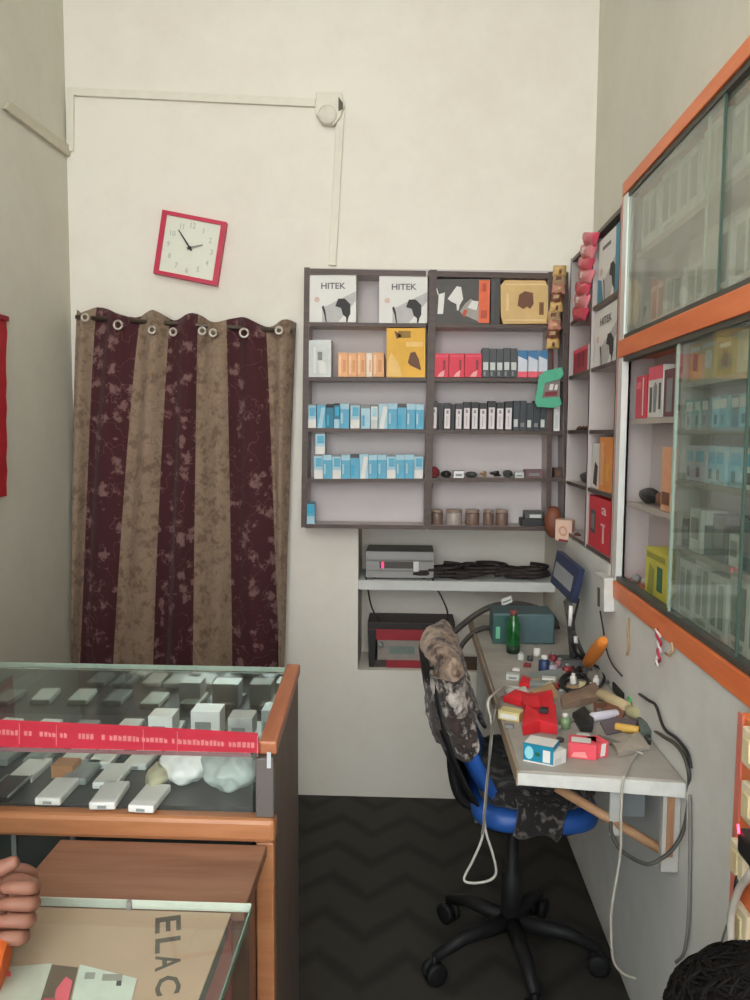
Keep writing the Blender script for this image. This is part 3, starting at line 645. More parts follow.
# leather-like pouch and cream cube on the corner ledge below the shelves
c_ = onY(553, 522, 2.93)
tag(MB().ball(c_, (.032, .03, .058), 0, 16, 10, .04).build('leather_pouch', mat('leather_brown', (122, 70, 50), .5, .15, 20)), 'brown leather pouch hanging at the lower shelf corner', 'pouch')
a = onX(556, 541, XF - .06); b = onX(577, 547, XF - .06); h = .075
q = [onY(555, 540, 2.87), onY(572, 543, 2.87), onY(572, 521, 2.87), onY(555.5, 519.5, 2.87)]
m = MB().hexa(q, [p + V((.02, .05, 0)) for p in q]); F = Face(q[0], q[1] - q[0], q[3] - q[0], (0, -1, 0))
F.poly(m, [(.45 + .25 * math.cos(k * PI / 6), .5 + .25 * math.sin(k * PI / 6)) for k in range(12)], 1); F.poly(m, [(.45 + .16 * math.cos(k * PI / 6), .5 + .16 * math.sin(k * PI / 6)) for k in range(12)], 0, .0012); F.rect(m, .2, -.02, .8, .1, 2)
tag(m.build('small_gift_box', [mat('cream_pink', (222, 186, 164), .5), mat('peach', (200, 146, 120), .5), DRED], bevel=.001), 'cream pink cube box with round emblem at lower shelf corner', 'box')
tag(MB().ball(onY(577, 541, 2.8), (.016, .03, .03), 0, 12, 8, .1).build('cloth_bundle', mat('bundle_brown', (96, 66, 50), .7)), 'small dark brown bundle beside the cream cube box', 'bundle')
# tilted blue framed panel leaning against the right wall
q = [onY(550, 582, 2.72), onY(571, 603, 2.49), onY(579, 569, 2.46), onY(557, 550, 2.70)]
t = thing('framed_panel', 'dark blue framed grey panel tilted against the right wall', 'panel', (q[1] + q[0]) / 2)
cen = sum(q, V()) / 4; nn_ = (q[1] - q[0]).cross(q[3] - q[0]).normalized(); nn_ = nn_ if nn_.dot(CAM - cen) > 0 else -nn_
MB().hexa(q, [p - nn_ * .02 for p in q]).build('frame', mat('navy_frame', (48, 58, 88), .5), t, bevel=.002)
F = Face(q[0], q[1] - q[0], q[3] - q[0], nn_); m = MB(); F.rect(m, .1, .26, .9, .7, 0, .001); m.prism([F.p(.1, .26, .0005), F.p(.9, .26, .0005), F.p(.9, .7, .0005), F.p(.1, .7, .0005)], nn_ * .002); m.build('grey_insert', mat('insert_grey', (150, 152, 156), .5), t)

# ------------------------------------------------------------------ glass fronted wall cabinet on the right
CY0, CY1 = 2.258, .75          # far and near ends
ZB, ZM0, ZM1, ZTOP = 1.003, 1.655, 1.702, 2.119
t = thing('glass_cabinet', 'orange framed wall cabinet with sliding glass doors on right wall', 'cabinet', (XF, 1.5, ZB))
MB().box(XRB - .008, XRB, CY1, CY0, ZB, ZTOP).build('back_panel', SHELFBACK, t)
MB().box(XF, XRB - .008, CY0 - .014, CY0, ZB, ZTOP).build('end_panel', PINKEDGE, t, bevel=.002)
MB().box(XF + .026, XRB - .0085, CY0 - .0165, CY0 - .0145, ZB + .047, ZTOP - .035).build('inner_lining', LAMP, t)
MB().box(XF, XRB - .008, CY1, CY1 + .014, ZB, ZTOP).build('end_panel', PINKEDGE, t, bevel=.002)
MB().box(XF - .004, XRB - .008, CY1, CY0 - .014, ZTOP - .034, ZTOP).build('top_rail', ORANGE, t, bevel=.002)
MB().box(XF - .004, XRB - .008, CY1, CY0 - .014, ZM0, ZM1).build('middle_rail', ORANGE, t, bevel=.002)
MB().box(XF - .006, XRB - .008, CY1, CY0 - .014, ZB, ZB + .046).build('bottom_rail', ORANGE, t, bevel=.002)
for z0, z1 in ((ZB + .047, ZM0), (ZM1, ZTOP - .035)):
    m = MB(); m.box(XF - .001, XF + .022, 2.2, 2.212, z0, z1); m.box(XF - .001, XF + .004, 2.212, 2.23, z0, z1); m.box(XF - .001, XF + .022, 2.23, 2.242, z0, z1); m.box(XF + .016, XF + .022, 2.2, 2.242, z0, z1)
    m.build('upright_channel', ALU, t)
    for zz in (z0, z1 - .012): MB().box(XF + .001, XF + .024, CY1 + .02, 2.2, zz, zz + .012).build('door_track', mat('track_dark', (70, 70, 64), .5), t)
def pane(y0, y1, z0, z1, x, mt, nm='glass_door'):
    d_ = MB().box(x, x + .004, y1, y0, z0, z1).build(nm, mt, t)
    MB().box(x - .0006, x + .0046, y0 - .001, y0 + .003, z0, z1).build('door_edge', GEDGE, d_)
    MB().box(x - .0006, x + .0046, y1 - .003, y1 + .001, z0, z1).build('door_edge', mat('glass_edge_dark', (64, 84, 74), .3), d_)
pane(2.195, 1.556, ZM1 + .012, ZTOP - .047, XF + .004, PANE_UP)
pane(1.66, .8, ZM1 + .012, ZTOP - .047, XF + .013, PANE_UP)
pane(1.765, 1.40, ZB + .06, ZM0 - .012, XF + .004, PANE)
pane(1.80, .8, ZB + .06, ZM0 - .012, XF + .013, PANE)
SHB = mat('cabinet_shelf', (166, 156, 148), .5)
for z in (1.925,): MB().box(XF + .026, XRB - .008, CY1 + .014, 2.19, z - .016, z).build('shelf', SHB, t)
for z in (1.562, 1.464, 1.352, 1.205): MB().box(XF + .026, XRB - .008, CY1 + .014, 1.80, z - .012, z).build('shelf', SHB, t)
for z in (1.49, 1.27): MB().box(XF + .026, XRB - .008, 1.80, 2.195, z - .014, z).build('shelf', SHB, t)
MB().box(XF + .026, XRB - .008, 1.795, 1.805, ZB + .047, ZM0).build('partition', SHB, t)
CB = mat('cabinet_box_white', (208, 208, 202), .55)
def a_ph(two):
    def f(m, F):
        F.rect(m, .12, .2, .44, .86, 1); F.rect(m, .56, .2, .88, .86, 1)
        if two: F.rect(m, .2, .06, .8, .13, 2)
        F.poly(m, [(.13, .5), (.43, .7), (.43, .85), (.13, .85)], 2, .0012)
    return f
PHM = [CB, mat('phone_print', (132, 138, 132), .5), mat('phone_print_light', (156, 160, 154), .5)]
def shelf_row(y, yend, z, sizes, mk, grp, where):
    i = 0
    while y > yend:
        wd, ht, mats, art, cn, kind = mk(i); i += 1
        if y - wd < yend: break
        rcarton(y, y - wd, z + .0006, z + ht, mats, art, kind.replace(' ', '_'), f'{cn} {kind}, {ORD[min(i,16)]} from the far end {where}', kind.split()[-1], grp, xf=XF + .03 + random.uniform(0, .008), dep=.055)
        y -= wd + random.uniform(.002, .012)
shelf_row(2.17, 1.0, 1.925, 0, lambda i: (.135, .135 + .012 * (i % 2), PHM, a_ph(i % 2), 'white', 'phone box'), 'phone boxes in the upper cabinet', 'on the highest cabinet shelf')
shelf_row(2.15, 1.0, ZM1 + .012, 0, lambda i: ((.12, .10 + .04 * (i > 3), PHM, a_ph(1), 'white', 'phone box') if i != 0 else (.07, .075, [WHITE, PALE, GREY], a_ph(0), 'small white', 'phone box')), 'phone boxes in the upper cabinet', 'just above the orange middle rail')
YT = mat('straw_card', (206, 188, 122), .55)
def mk1(i):
    c_ = [(YEL, 'mustard'), (YT, 'straw yellow'), (mat('olive_card', (142, 132, 92), .55), 'olive'), (CB, 'white')][(0, 1, 2, 3, 1, 2, 3, 1, 3)[i % 9]]
    return (.07 + .02 * (i % 2), .078 - .01 * (i % 3 == 2), [c_[0], BROWN, WHITE], (lambda m, F: (F.poly(m, [(.3, .3), (.7, .25), (.75, .7), (.35, .75)], 1 if i % 2 == 0 else 2), F.rect(m, .1, .8, .9, .92, 2))), c_[1], 'accessory carton')
shelf_row(1.785, .95, 1.562, 0, mk1, 'cartons in the glass cabinet', 'on the top lower-cabinet shelf')
def mk2(i):
    c_ = [(mat('muted_teal', (112, 156, 158), .5), 'muted teal'), (BLUE2, 'pale blue'), (mat('grey_blue', (132, 150, 160), .5), 'grey blue'), (mat('grey_brown', (100, 96, 92), .5), 'grey brown')][(0, 0, 2, 1, 0, 3, 1, 2, 0, 1, 2)[i % 11]]
    return (.038 + .012 * (i % 3 == 0), .06, [c_[0], WHITE, DGREY], (lambda m, F: (F.rect(m, .1, .6, .9, .9, 1), F.rect(m, .3, .1, .6, .4, 2))), c_[1], 'small carton')
shelf_row(1.785, 1.0, 1.464, 0, mk2, 'teal cartons in the glass cabinet', 'on the teal carton shelf')
def mk3(i):
    c_ = [(mat('lilac_white', (196, 190, 204), .5), 'lilac white'), (BLUE2, 'pale blue'), (CB, 'white'), (mat('ice_blue', (176, 202, 214), .5), 'ice blue')][(0, 0, 1, 3, 1, 2, 1, 3, 2)[i % 9]]
    return (.05 + .015 * (i % 3 == 1), .075, [c_[0], BLUE1, DGREY], (lambda m, F: (F.rect(m, .15, .55, .85, .85, 1), F.rect(m, .2, .12, .5, .4, 2))), c_[1], 'small carton')
shelf_row(1.785, 1.0, 1.352, 0, mk3, 'blue and lilac cartons in the glass cabinet', 'on the blue and lilac shelf')
shelf_row(1.785, 1.0, 1.205, 0, lambda i: (.045 + .02 * (i % 2), .06 + .03 * (i % 2), [(DGREY, CB, TEALBOX)[i % 3], GREY, WHITE], (lambda m, F: F.rect(m, .15, .3, .85, .8, 1)), ('dark grey', 'white', 'slate')[i % 3], 'small case'), 'cases low in the glass cabinet', 'on the lowest cabinet shelf')
shelf_row(1.785, .95, ZB + .047, 0, lambda i: (.085, .13 + .015 * (i % 2), PHM, a_ph(1), 'white', 'phone box'), 'phone boxes at the cabinet floor', 'on the cabinet floor')
# the bay seen past the open door
rcarton(2.17, 2.075, 1.491, 1.60, [mat('cab_red', (196, 36, 60), .5), WHITE, PINK], lambda m, F: (F.rect(m, .64, .06, .74, .94, 1), F.rect(m, .1, .7, .5, .86, 2)), 'phone_box', 'red box with white stripe behind the cabinet door', 'box', xf=XF + .03, dep=.05)
rcarton(2.06, 1.945, 1.491, 1.615, [CB, DGREY, PINK, GREY], lambda m, F: (F.rect(m, 0, .74, 1, 1, 2), F.rect(m, .12, .1, .3, .6, 1), F.poly(m, [(.4, .1), (.6, .1), (.65, .6), (.5, .7), (.38, .6)], 3), F.rect(m, .75, .15, .9, .66, 1)), 'blister_pack', 'pink topped blister pack with dark gadgets behind cabinet door', 'pack', xf=XF + .03, dep=.03)
rcarton(1.935, 1.83, 1.491, 1.60, [mat('plum_card', (104, 60, 70), .5), GREY, PINK], lambda m, F: F.rect(m, .2, .1, .6, .8, 1), 'phone_box', 'plum coloured box behind the glass door edge', 'box', xf=XF + .03, dep=.05)
rcarton(1.93, 1.86, 1.271, 1.42, [mat('peach_card', (206, 152, 116), .5), BROWN, WHITE], lambda m, F: F.rect(m, .1, .1, .9, .3, 1), 'phone_box', 'peach upright box on middle shelf behind glass door', 'box', xf=XF + .03, dep=.05)
tag(MB().ball((XF + .055, 2.1, 1.292), (.022, .06, .02), 0, 14, 8, .1).build('camera_pouch', BLACK), 'black soft pouch on the middle shelf inside the cabinet', 'pouch')
tag(MB().ball((XF + .055, 1.97, 1.292), (.022, .05, .02), 0, 14, 8, .1).build('camera_pouch', BROWN), 'brown soft pouch on the middle shelf inside the cabinet', 'pouch')
rcarton(2.03, 1.86, ZB + .048, 1.17, [mat('lime_card', (190, 184, 72), .5), DGREEN, mat('lime_dark', (140, 140, 60), .5)], lambda m, F: (F.poly(m, [(.1, .1), (.4, .06), (.44, .6), (.2, .7)], 2), F.rect(m, .55, .2, .8, .7, 1), F.rect(m, .05, .8, .9, .92, 2)), 'charger_box', 'yellow green box on the cabinet floor behind the door', 'box', xf=XF + .03, dep=.05)
for i, y in enumerate((2.16, 2.11, 2.07)):
    m = MB().ball((XF + .045 + .01 * i, y, ZB + .047 + .013), (.013, .016, .013), 0, 12, 8, .08); tag(m.build('small_roll', [GREY, STEEL, DGREY][i]), f'small {["grey","silver","dark"][i]} roll on the cabinet floor near the far post', 'roll', 'small rolls in the cabinet')

# ------------------------------------------------------------------ orange switch board under the cabinet
XO = XF - .022
t = thing('switch_board', 'orange painted board of switches below the glass cabinet', 'switch board', (XF, 1.1, .595))
YO = onX(741, 699, XO).y; ZO = onX(725, 926, XO).z
MB().box(XO, XF - .001, .8, YO, ZO, .998).build('board', ORANGE, t, bevel=.003)
MB().box(XO - .003, XO, YO - .016, YO + .003, ZO - .001, .998).build('edge_strip', PINKEDGE, t)
for i, (u, v, h) in enumerate(((752, 750, .06), (751, 805, .06), (739.5, 861, .055), (743, 926, .06), (775, 770, .08), (775, 860, .08))):
    c_ = onX(u, v, XO - .006); y, z = c_.y, c_.z
    s_ = MB().box(XO - .012, XO - .0005, y - .026, y + .026, z - h / 2, z + h / 2).build('switch_plate', mat('ivory_plate', (214, 206, 178), .4), t, bevel=.003)
    m = MB(); m.prism([(XO - .012, y - .012, z - .018), (XO - .012, y + .012, z - .018), (XO - .017, y + .012, z), (XO - .012, y + .012, z + .018), (XO - .012, y - .012, z + .018), (XO - .017, y - .012, z)][:2] + [(XO - .0125, y + .012, z + .018), (XO - .0125, y - .012, z + .018)], (-.004, 0, 0)); m.build('rocker_switch', CREAM, s_, bevel=.001)
c_ = onX(747, 832, XO - .035)
t = thing('power_adaptor', 'black plug-in adaptor with glowing red light on orange board', 'adaptor', (XO - .035, c_.y - .03, c_.z - .03))
MB().box(XO - .06, XO - .0135, c_.y - .09, onX(736, 832, XO - .06).y, c_.z - .02, c_.z + .02).build('body', BLACK, t, bevel=.008)
p = onX(738.5, 829, XO - .0615); MB().tube([p + V((0, .002, .006)), p + V((0, -.002, -.006))], .0018, 8).build('indicator_light', emit('led_red', (255, 60, 90), 6), t)
def cable(name, pts, r, mt, label, cat='cable', grp=None, seg=7):
    o = MB().tube(spline(pts, 7), r, seg).build(name, mt); return tag(o, label, cat, grp)
cable('power_cable', [onX(762, 850, XO + .004)] + [onX(u, v, XO - .03) for u, v in ((752, 872), (740, 888), (732, 912), (731, 940), (733, 968), (734, 1010))] + [V((XO - .03, 1.22, .2)), V((XO - .04, 1.2, .007))], .006, WIRE_W, 'thick white cable curving down from the orange switch board')
cable('power_cable', [onX(742, 868, XO + .003)] + [onX(u, v, XO - .012) for u, v in ((737, 880), (734, 905), (730, 935), (729, 975), (728, 1010))] + [V((XO - .012, 1.28, .2)), V((XO - .012, 1.27, .004))], .0035, WIRE_B, 'thin black cable hanging straight down below the orange board')
cable('power_cable', [onX(u, v, XF - .006) for u, v in ((727, 925), (721, 945), (717, 975), (714, 1010))] + [V((XF - .006, 1.4, .2)), V((XF - .006, 1.4, .003))], .002, WIRE_G, 'thin grey wire on the wall beside the orange board')

# ------------------------------------------------------------------ wall things between table and cabinet
t = thing('wall_socket', 'white wall socket box below the side shelves', 'socket', onX(598, 607, XF - .03))
q = [onX(u, v, XF - .03) for u, v in ((593, 608), (604, 612), (604, 578), (594, 572))]
MB().hexa(q, [V((XF - .001, p.y, p.z)) for p in q]).build('housing', mat('socket_white', (200, 200, 196), .4), t, bevel=.003)
q = [onX(u, v, XF - .031) for u, v in ((597.4, 606), (599.6, 607), (599.6, 588), (597.4, 587))]
MB().hexa(q, [p + V((.002, 0, 0)) for p in q]).build('socket_slot', DGREY, t)
cable('socket_wire', [onX(u, v, XF - .012) for u, v in ((600, 611), (603, 628), (606, 648), (612, 664), (622, 676))], .0022, WIRE_B, 'thin dark wire dropping from the white wall socket')
t = thing('lanyard', 'red and white twisted cord hanging under the cabinet rail', 'cord', onX(658, 665, XF - .012))
for k, mt in enumerate((mat('cord_red', (176, 40, 66), .6), mat('cord_white', (206, 198, 200), .6))):
    pts = []
    for i in range(30):
        s_ = i / 29; p = onX(656.5 + 3 * math.sin(s_ * 3), 629 + 36 * s_, XF - .010); an = s_ * 14 + k * PI
        pts.append(p + V((.003 * math.cos(an), .009 * math.sin(an), 0)))
    MB().tube(pts, .0028, 6).build('strand', mt, t)
t = thing('hanging_tag', 'small pale cloth tag hooked under the orange bottom rail', 'tag', onX(669, 655, XF - .01))
MB().tube([onX(u, v, XF - .01) for u, v in ((672, 642), (673, 650), (669, 656), (665, 653))], .003, 6).build('cord', TAN, t)
cable('wall_stain_wire', [onX(u, v, XF - .004) for u, v in ((629, 618), (628, 632), (629, 645), (627, 655))], .003, TAN, 'short tan wire stub on the wall under the cabinet')

# ------------------------------------------------------------------ things in the niche
t = thing('power_supply', 'silver bench power supply with red digit on niche shelf', 'power supply', (-.1, D + .05, .876))
y0 = D + .02; q = [onY(u, v, y0) for u, v in ((366, 575.5), (433.5, 576.5), (433.5, 552.5), (366.5, 551.5))]; zb = .882; zt_ = q[3].z
x0, x1 = q[0].x, q[1].x
MB().box(x0, x1, y0 + .006, y0 + .17, zb, zt_ + .004).build('case', mat('ps_dark_case', (74, 70, 66), .45), t, bevel=.003)
m = MB().box(x0, x1, y0, y0 + .005, zb, zt_); F = Face((x0, y0, zb), (x1 - x0, 0, 0), (0, 0, zt_ - zb), (0, -1, 0))
F.rect(m, .2, .36, .72, .62, 1); F.rect(m, .0, .62, 1, .7, 2); F.rect(m, .0, .24, 1, .3, 2)
m.build('front_panel', [mat('ps_grey', (138, 136, 134), .4, .05, 20, .3), mat('ps_window', (60, 54, 50), .3), mat('ps_line', (120, 116, 112), .5)], t)
F.rect
mm = MB(); F.rect(mm, .235, .38, .26, .6, 0, .0016); mm.prism([F.p(.232, .38, .001), F.p(.262, .38, .001), F.p(.262, .6, .001), F.p(.232, .6, .001)], (0, -.001, 0)); mm.build('red_digit', emit('digit_red', (255, 40, 80), 3), t)
MB().prism([F.p(.7, .26, .0005), F.p(.78, .26, .0005), F.p(.78, .64, .0005), F.p(.7, .64, .0005)], (0, -.006, 0)).build('white_switch', WHITE, t, bevel=.002)
for a in (.12, .86): MB().lathe((x0 + (x1 - x0) * a, y0 + .02, .8755), [(.009, 0), (.009, .0065)], 12).build('foot', BLACK, t)
# black tangle of leads on the shelf
m = MB(); rnd = random.Random(3)
for k in range(9):
    cx_ = .05 + .055 * k; pts = []
    for i in range(26):
        an = i * .75 + k; pts.append(V((cx_ + .06 * math.cos(an) * rnd.uniform(.7, 1.1), D + .07 + .05 * math.sin(an) * rnd.uniform(.7, 1.1), .885 + .001 * i * (1 + .4 * (k % 3)) + (.012 if k in (4, 5, 6) else 0))))
    m.tube(spline(pts, 2), .0075, 6)
o = m.build('lead_tangle', mat('tangle_black', (50, 42, 40), .7)); tag(o, 'dark tangled heap of leads on the niche shelf', 'leads'); o['kind'] = 'stuff'
# red and black amplifier on the niche floor
t = thing('inverter', 'red and black amplifier standing on the niche floor', 'amplifier', (-.02, D + .1, .518))
y0 = D + .03; P = lambda u, v: onY(u, v, y0)
za = P(367, 629).z; zt2 = P(367, 623).z + .004; xa, xb = P(367.5, 630).x, P(455, 630).x; zbm = .5185
MB().box(xa, xb, y0, y0 + .17, za, zt2).build('top_plate', mat('amp_black', (44, 36, 36), .5), t, bevel=.003)
MB().box(xa + .004, xb - .004, y0 + .002, y0 + .16, P(367, 640).z, za).build('upper_band', mat('amp_red', (150, 40, 50), .5), t, bevel=.002)
m = MB().box(xa + .04, xb - .01, y0 + .008, y0 + .16, P(367, 660).z, P(367, 640).z); F = Face((xa + .04, y0 + .008, P(367, 660).z), (xb - xa - .05, 0, 0), (0, 0, P(367, 640).z - P(367, 660).z), (0, -1, 0)); F.rect(m, .16, .3, .5, .7, 1)
m.build('grey_panel', [mat('amp_grey', (146, 138, 130), .5), mat('amp_label', (112, 126, 120), .5)], t)
MB().box(xa + .075, xb - .02, y0 + .002, y0 + .16, zbm, P(367, 660).z).build('lower_band', mat('amp_red', (150, 40, 50), .5), t, bevel=.002)
MB().prism([V((xa, y0 + .001, za - .001)), V((xa + .035, y0 + .001, za - .001)), V((xa + .03, y0 + .001, zbm)), V((xa + .006, y0 + .001, zbm))], (0, .15, 0)).build('side_foot', BLACK, t, bevel=.002)
MB().box(xa + .031, xa + .074, y0 + .006, y0 + .15, zbm, P(367, 660).z).build('base_block', mat('amp_dark', (66, 56, 54), .5), t)
MB().lathe((xa + .052, y0 + .007, P(367, 645).z), [(.012, 0), (.011, .012), (.006, .014)], 14, 0, (0, -1, 0)).build('knob', GREY, t)
cable('supply_lead', [onY(u, v, D + .005) for u, v in ((366, 577), (368, 590), (371, 605), (375, 614), (380, 621))], .0035, WIRE_B, 'black lead from left end of power supply to amplifier', grp='power supply leads')
cable('supply_lead', [onY(u, v, D + .005) for u, v in ((432, 578), (436, 587), (442, 598), (447, 610), (448, 621))], .0035, WIRE_B, 'black lead from right end of power supply to amplifier', grp='power supply leads')
tag(MB().box(.075, .33, D + .02, D + .12, .518, .545).build('niche_shadow', wood('shadow_brown', (72, 54, 44), (96, 74, 58), 4, 'X', .7), bevel=.002), 'dark brown strip imitating a shadow on the niche floor behind the chair', 'shadow_strip')  # shadow band along the niche floor built as a dark strip

# ------------------------------------------------------------------ work table
ZTB = .748
t = thing('work_table', 'grimy grey work table with white front edge along right wall', 'table', (.4, 2.2, 0))
x0 = .236; x1 = XF - .001
m = MB(); m.hexa([(x0, 1.64, ZTB - .024), (x1, 1.605, ZTB - .024), (x1, 1.605, ZTB), (x0, 1.64, ZTB)], [(x0 + .006, 3.09, ZTB - .024), (x1, 3.09, ZTB - .024), (x1, 3.09, ZTB), (x0 + .006, 3.09, ZTB)])
m.build('tabletop', mat('table_grime', (148, 142, 134), .6, .12, 7, rgb2=(174, 168, 160)), t, bevel=.004)
m = MB().hexa([(x0 - .004, 1.633, ZTB - .030), (x1, 1.597, ZTB - .033), (x1, 1.597, ZTB - .002), (x0 - .004, 1.633, ZTB - .004)], [(x0 - .004, 1.639, ZTB - .030), (x1, 1.604, ZTB - .033), (x1, 1.604, ZTB - .002), (x0 - .004, 1.639, ZTB - .004)])
m.build('front_edge', mat('edge_white', (196, 196, 192), .6, .15, 25, rgb2=(216, 216, 212)), t, bevel=.002)
m = MB().box(x0 - .006, x0, 1.64, 3.05, ZTB - .034, ZTB - .001); m.build('side_edge', mat('edge_worn', (160, 142, 122), .7, .12, 20), t)
MB().box(.43, .452, 1.66, 1.675, .60, ZTB - .031).build('short_leg', mat('leg_white', (186, 186, 182), .6), t, bevel=.002)
b_ = MB().box(.528, XF - .002, 1.62, 1.64, .545, ZTB - .031).build('wall_bracket', mat('bracket_white', (188, 186, 180), .6, .1, 20), t, bevel=.002)
MB().box(.536, .55, 1.616, 1.6195, .58, ZTB - .033).build('bare_wood', wood('bare_wood', (150, 106, 78), (178, 136, 104), 8, 'Z', .7), b_)
MB().tube([onY(556, 787, 1.70), onY(672, 856, 1.64)], .011, 8).build('diagonal_brace', wood('brace_wood', (156, 116, 84), (182, 142, 108), 6, 'X', .6), t)
MB().box(x0 + .02, x0 + .05, 2.9, 2.93, 0, ZTB - .031).build('rear_leg', mat('leg_white', (186, 186, 182), .6), t, bevel=.002)
MB().box(.462, .53, 1.75, 1.76, .6, ZTB - .031).build('grey_apron', mat('apron_grey', (140, 146, 148), .6, .05, 5), t)
def T(u, v, dz=0): p = onZ(u, v, ZTB); p.z += dz; return p
def tbox(u0, v0, u1, v1, h, mats, art, name, label, cat, dep=.05, grp=None, tilt=0, top_art=None):
    """box standing on the table: front bottom edge (u0,v0)-(u1,v1)"""
    a, b = T(u0, v0), T(u1, v1); d_ = (b - a); n_ = V((d_.y, -d_.x, 0)).normalized()
    if n_.y > 0: n_ = -n_
    a.z = b.z = ZTB + .0008
    q = [a, b, b + V((0, 0, h)), a + V((0, 0, h))]
    m = MB().hexa(q, [p - n_ * dep for p in q]); F = Face(q[0], d_, V((0, 0, h)), n_)
    if art: art(m, F)
    if top_art: top_art(m, Face(q[3], d_, -n_ * dep, V((0, 0, 1))))
    o = m.build(name, mats); tag(o, label, cat, grp); return o
# teal metal box and green bottle at the back
t = thing('metal_box', 'slate teal box at the far end of the work table', 'box', T(524, 646))
a, b = T(493, 644), T(555, 646); zt_ = onY(524, 614, a.y).z
MB().box(a.x, b.x, a.y, a.y + .14, ZTB + .001, zt_).build('body', TEALBOX, t, bevel=.006)
MB().box(a.x - .002, a.x + .05, a.y - .004, a.y - .0005, ZTB + .003, zt_ - .006).build('teal_front_strip', mat('teal_dark', (52, 92, 84), .4), t, bevel=.001)
MB().box(a.x + .008, a.x + .022, a.y - .0052, a.y - .0042, ZTB + .02, ZTB + .06).build('label', mat('mint', (120, 196, 160), .5), t)
p = T(513, 653)
t = thing('glass_bottle', 'green glass bottle in front of the slate teal box', 'bottle', p)
gm, nt, bs = new_mat('green_bottle_glass'); bs.inputs['Base Color'].default_value = L((20, 104, 44)); bs.inputs['Roughness'].default_value = .08; bs.inputs['Transmission Weight'].default_value = .35; bs.inputs['Coat Weight'].default_value = .5
hb = onY(513, 612, p.y).z - ZTB
MB().lathe(p + V((0, 0, .0008)), [(.019, 0), (.021, .004), (.021, hb * .72), (.016, hb * .82), (.011, hb * .88), (.011, hb * .94)], 20).build('body', gm, t)
MB().lathe(p + V((0, 0, hb * .94)), [(.012, 0), (.012, hb * .1), (.009, hb * .11)], 16).build('cap', mat('cap_maroon', (132, 70, 66), .5), t)
MB().lathe(p + V((0, 0, .004)), [(.0214, 0), (.0214, .022)], 20).build('base_label', mat('bottle_dark', (30, 50, 34), .4), t)
# thick dark hoses arching over the box
cable('rubber_hose', [onY(u, v, 2.88) for u, v in ((452, 634), (462, 625), (475, 615), (490, 607), (503, 604), (520, 604), (540, 609), (553, 618), (560, 640))], .011, mat('hose_dark', (66, 62, 58), .6), 'upper dark hose arching from niche over the teal box', 'hose', 'dark hoses')
cable('rubber_hose', [onY(u, v, 2.80) for u, v in ((458, 656), (462, 645), (472, 634), (484, 628), (494, 630), (499, 637))], .009, mat('hose_dark', (66, 62, 58), .6), 'lower dark hose curling beside the chair top', 'hose', 'dark hoses')
m = MB(); q = [onY(u, v, 2.866) for u, v in ((502, 606), (512.5, 602), (511, 596), (501, 600))]; m.hexa(q, [p + V((0, .01, 0)) for p in q]); F = Face(q[0], q[1] - q[0], q[3] - q[0], (0, -1, 0)); F.rect(m, .1, .35, .9, .6, 1)
tag(m.build('cable_tag', [WHITE, GREY]), 'small white tag clipped on the dark hose', 'tag')
# clutter on the table
RSH = mat('red_sheet', (214, 42, 52), .5, .1, 15)
def sheet(px, mt, name, label, cat, th=.006, dz=.001, bend=.004, grp=None):
    pts = [T(u, v) for u, v in px]; cen = sum(pts, V()) / len(pts); m = MB(); n = len(pts)
    lo = [V((p.x, p.y, ZTB + dz)) for p in pts]; hi = [V((p.x, p.y, ZTB + dz + th + bend * (i % 2))) for i, p in enumerate(pts)]
    top = V((cen.x, cen.y, ZTB + dz + th + bend * 1.5))
    m.add(lo + hi + [top], [list(range(n))[::-1]] + [(i, (i + 1) % n, n + (i + 1) % n, n + i) for i in range(n)] + [(n + i, n + (i + 1) % n, 2 * n) for i in range(n)])
    o = m.build(name, mt, bevel=.0008); return tag(o, label, cat, grp)
sheet([(503, 702), (515, 696), (532, 699), (530, 706), (520, 707)], RSH, 'red_pouch', 'red pointed flap lying left of the large red sheet', 'pouch', .014, grp='red pouches')
sheet([(521, 703), (552, 700), (554, 714), (540, 718), (524, 713)], RSH, 'red_pouch', 'large red pouch spread in the middle of the table', 'pouch', .02, bend=.008, grp='red pouches')
sheet([(522, 730), (526, 717), (540, 720), (555, 716), (557, 735), (540, 733), (523, 736)], RSH, 'red_pouch', 'red folded pouch nearest the cyan carton', 'pouch', .022, bend=.008, grp='red pouches')
sheet([(519, 687), (523, 680), (531, 682), (529, 689)], RSH, 'red_pouch', 'tiny red scrap behind the large red pouch', 'pouch', .01, grp='red pouches')
tbox(498, 719, 519, 723, .022, [mat('butter', (214, 200, 142), .5), WHITE], lambda m, F: F.rect(m, .1, .2, .9, .7, 1), 'butter_carton', 'butter yellow flat carton at the left edge of the table', 'carton', .035)
tbox(523, 761, 553, 767, .04, [mat('cyan_box', (16, 128, 160), .45), WHITE, mat('cyan_light', (150, 210, 222), .5), DGREEN], lambda m, F: (F.poly(m, [(.2 + .15 * math.cos(k * PI / 6), .52 + .36 * math.sin(k * PI / 6)) for k in range(12)], 2), F.rect(m, .66, .14, .9, .8, 1), F.rect(m, .4, .4, .56, .6, 3), F.rect(m, 0, 0, 1, .08, 1)), 'cyan_carton', 'cyan and white small carton at the front of the table', 'carton', .05, top_art=lambda m, F: F.rect(m, .02, .02, .98, .98, 1))
tbox(553.5, 767, 566, 763, .03, [WHITE, PALE], lambda m, F: F.rect(m, .1, .1, .6, .5, 1), 'white_carton', 'white carton leaning beside the cyan carton', 'carton', .03)
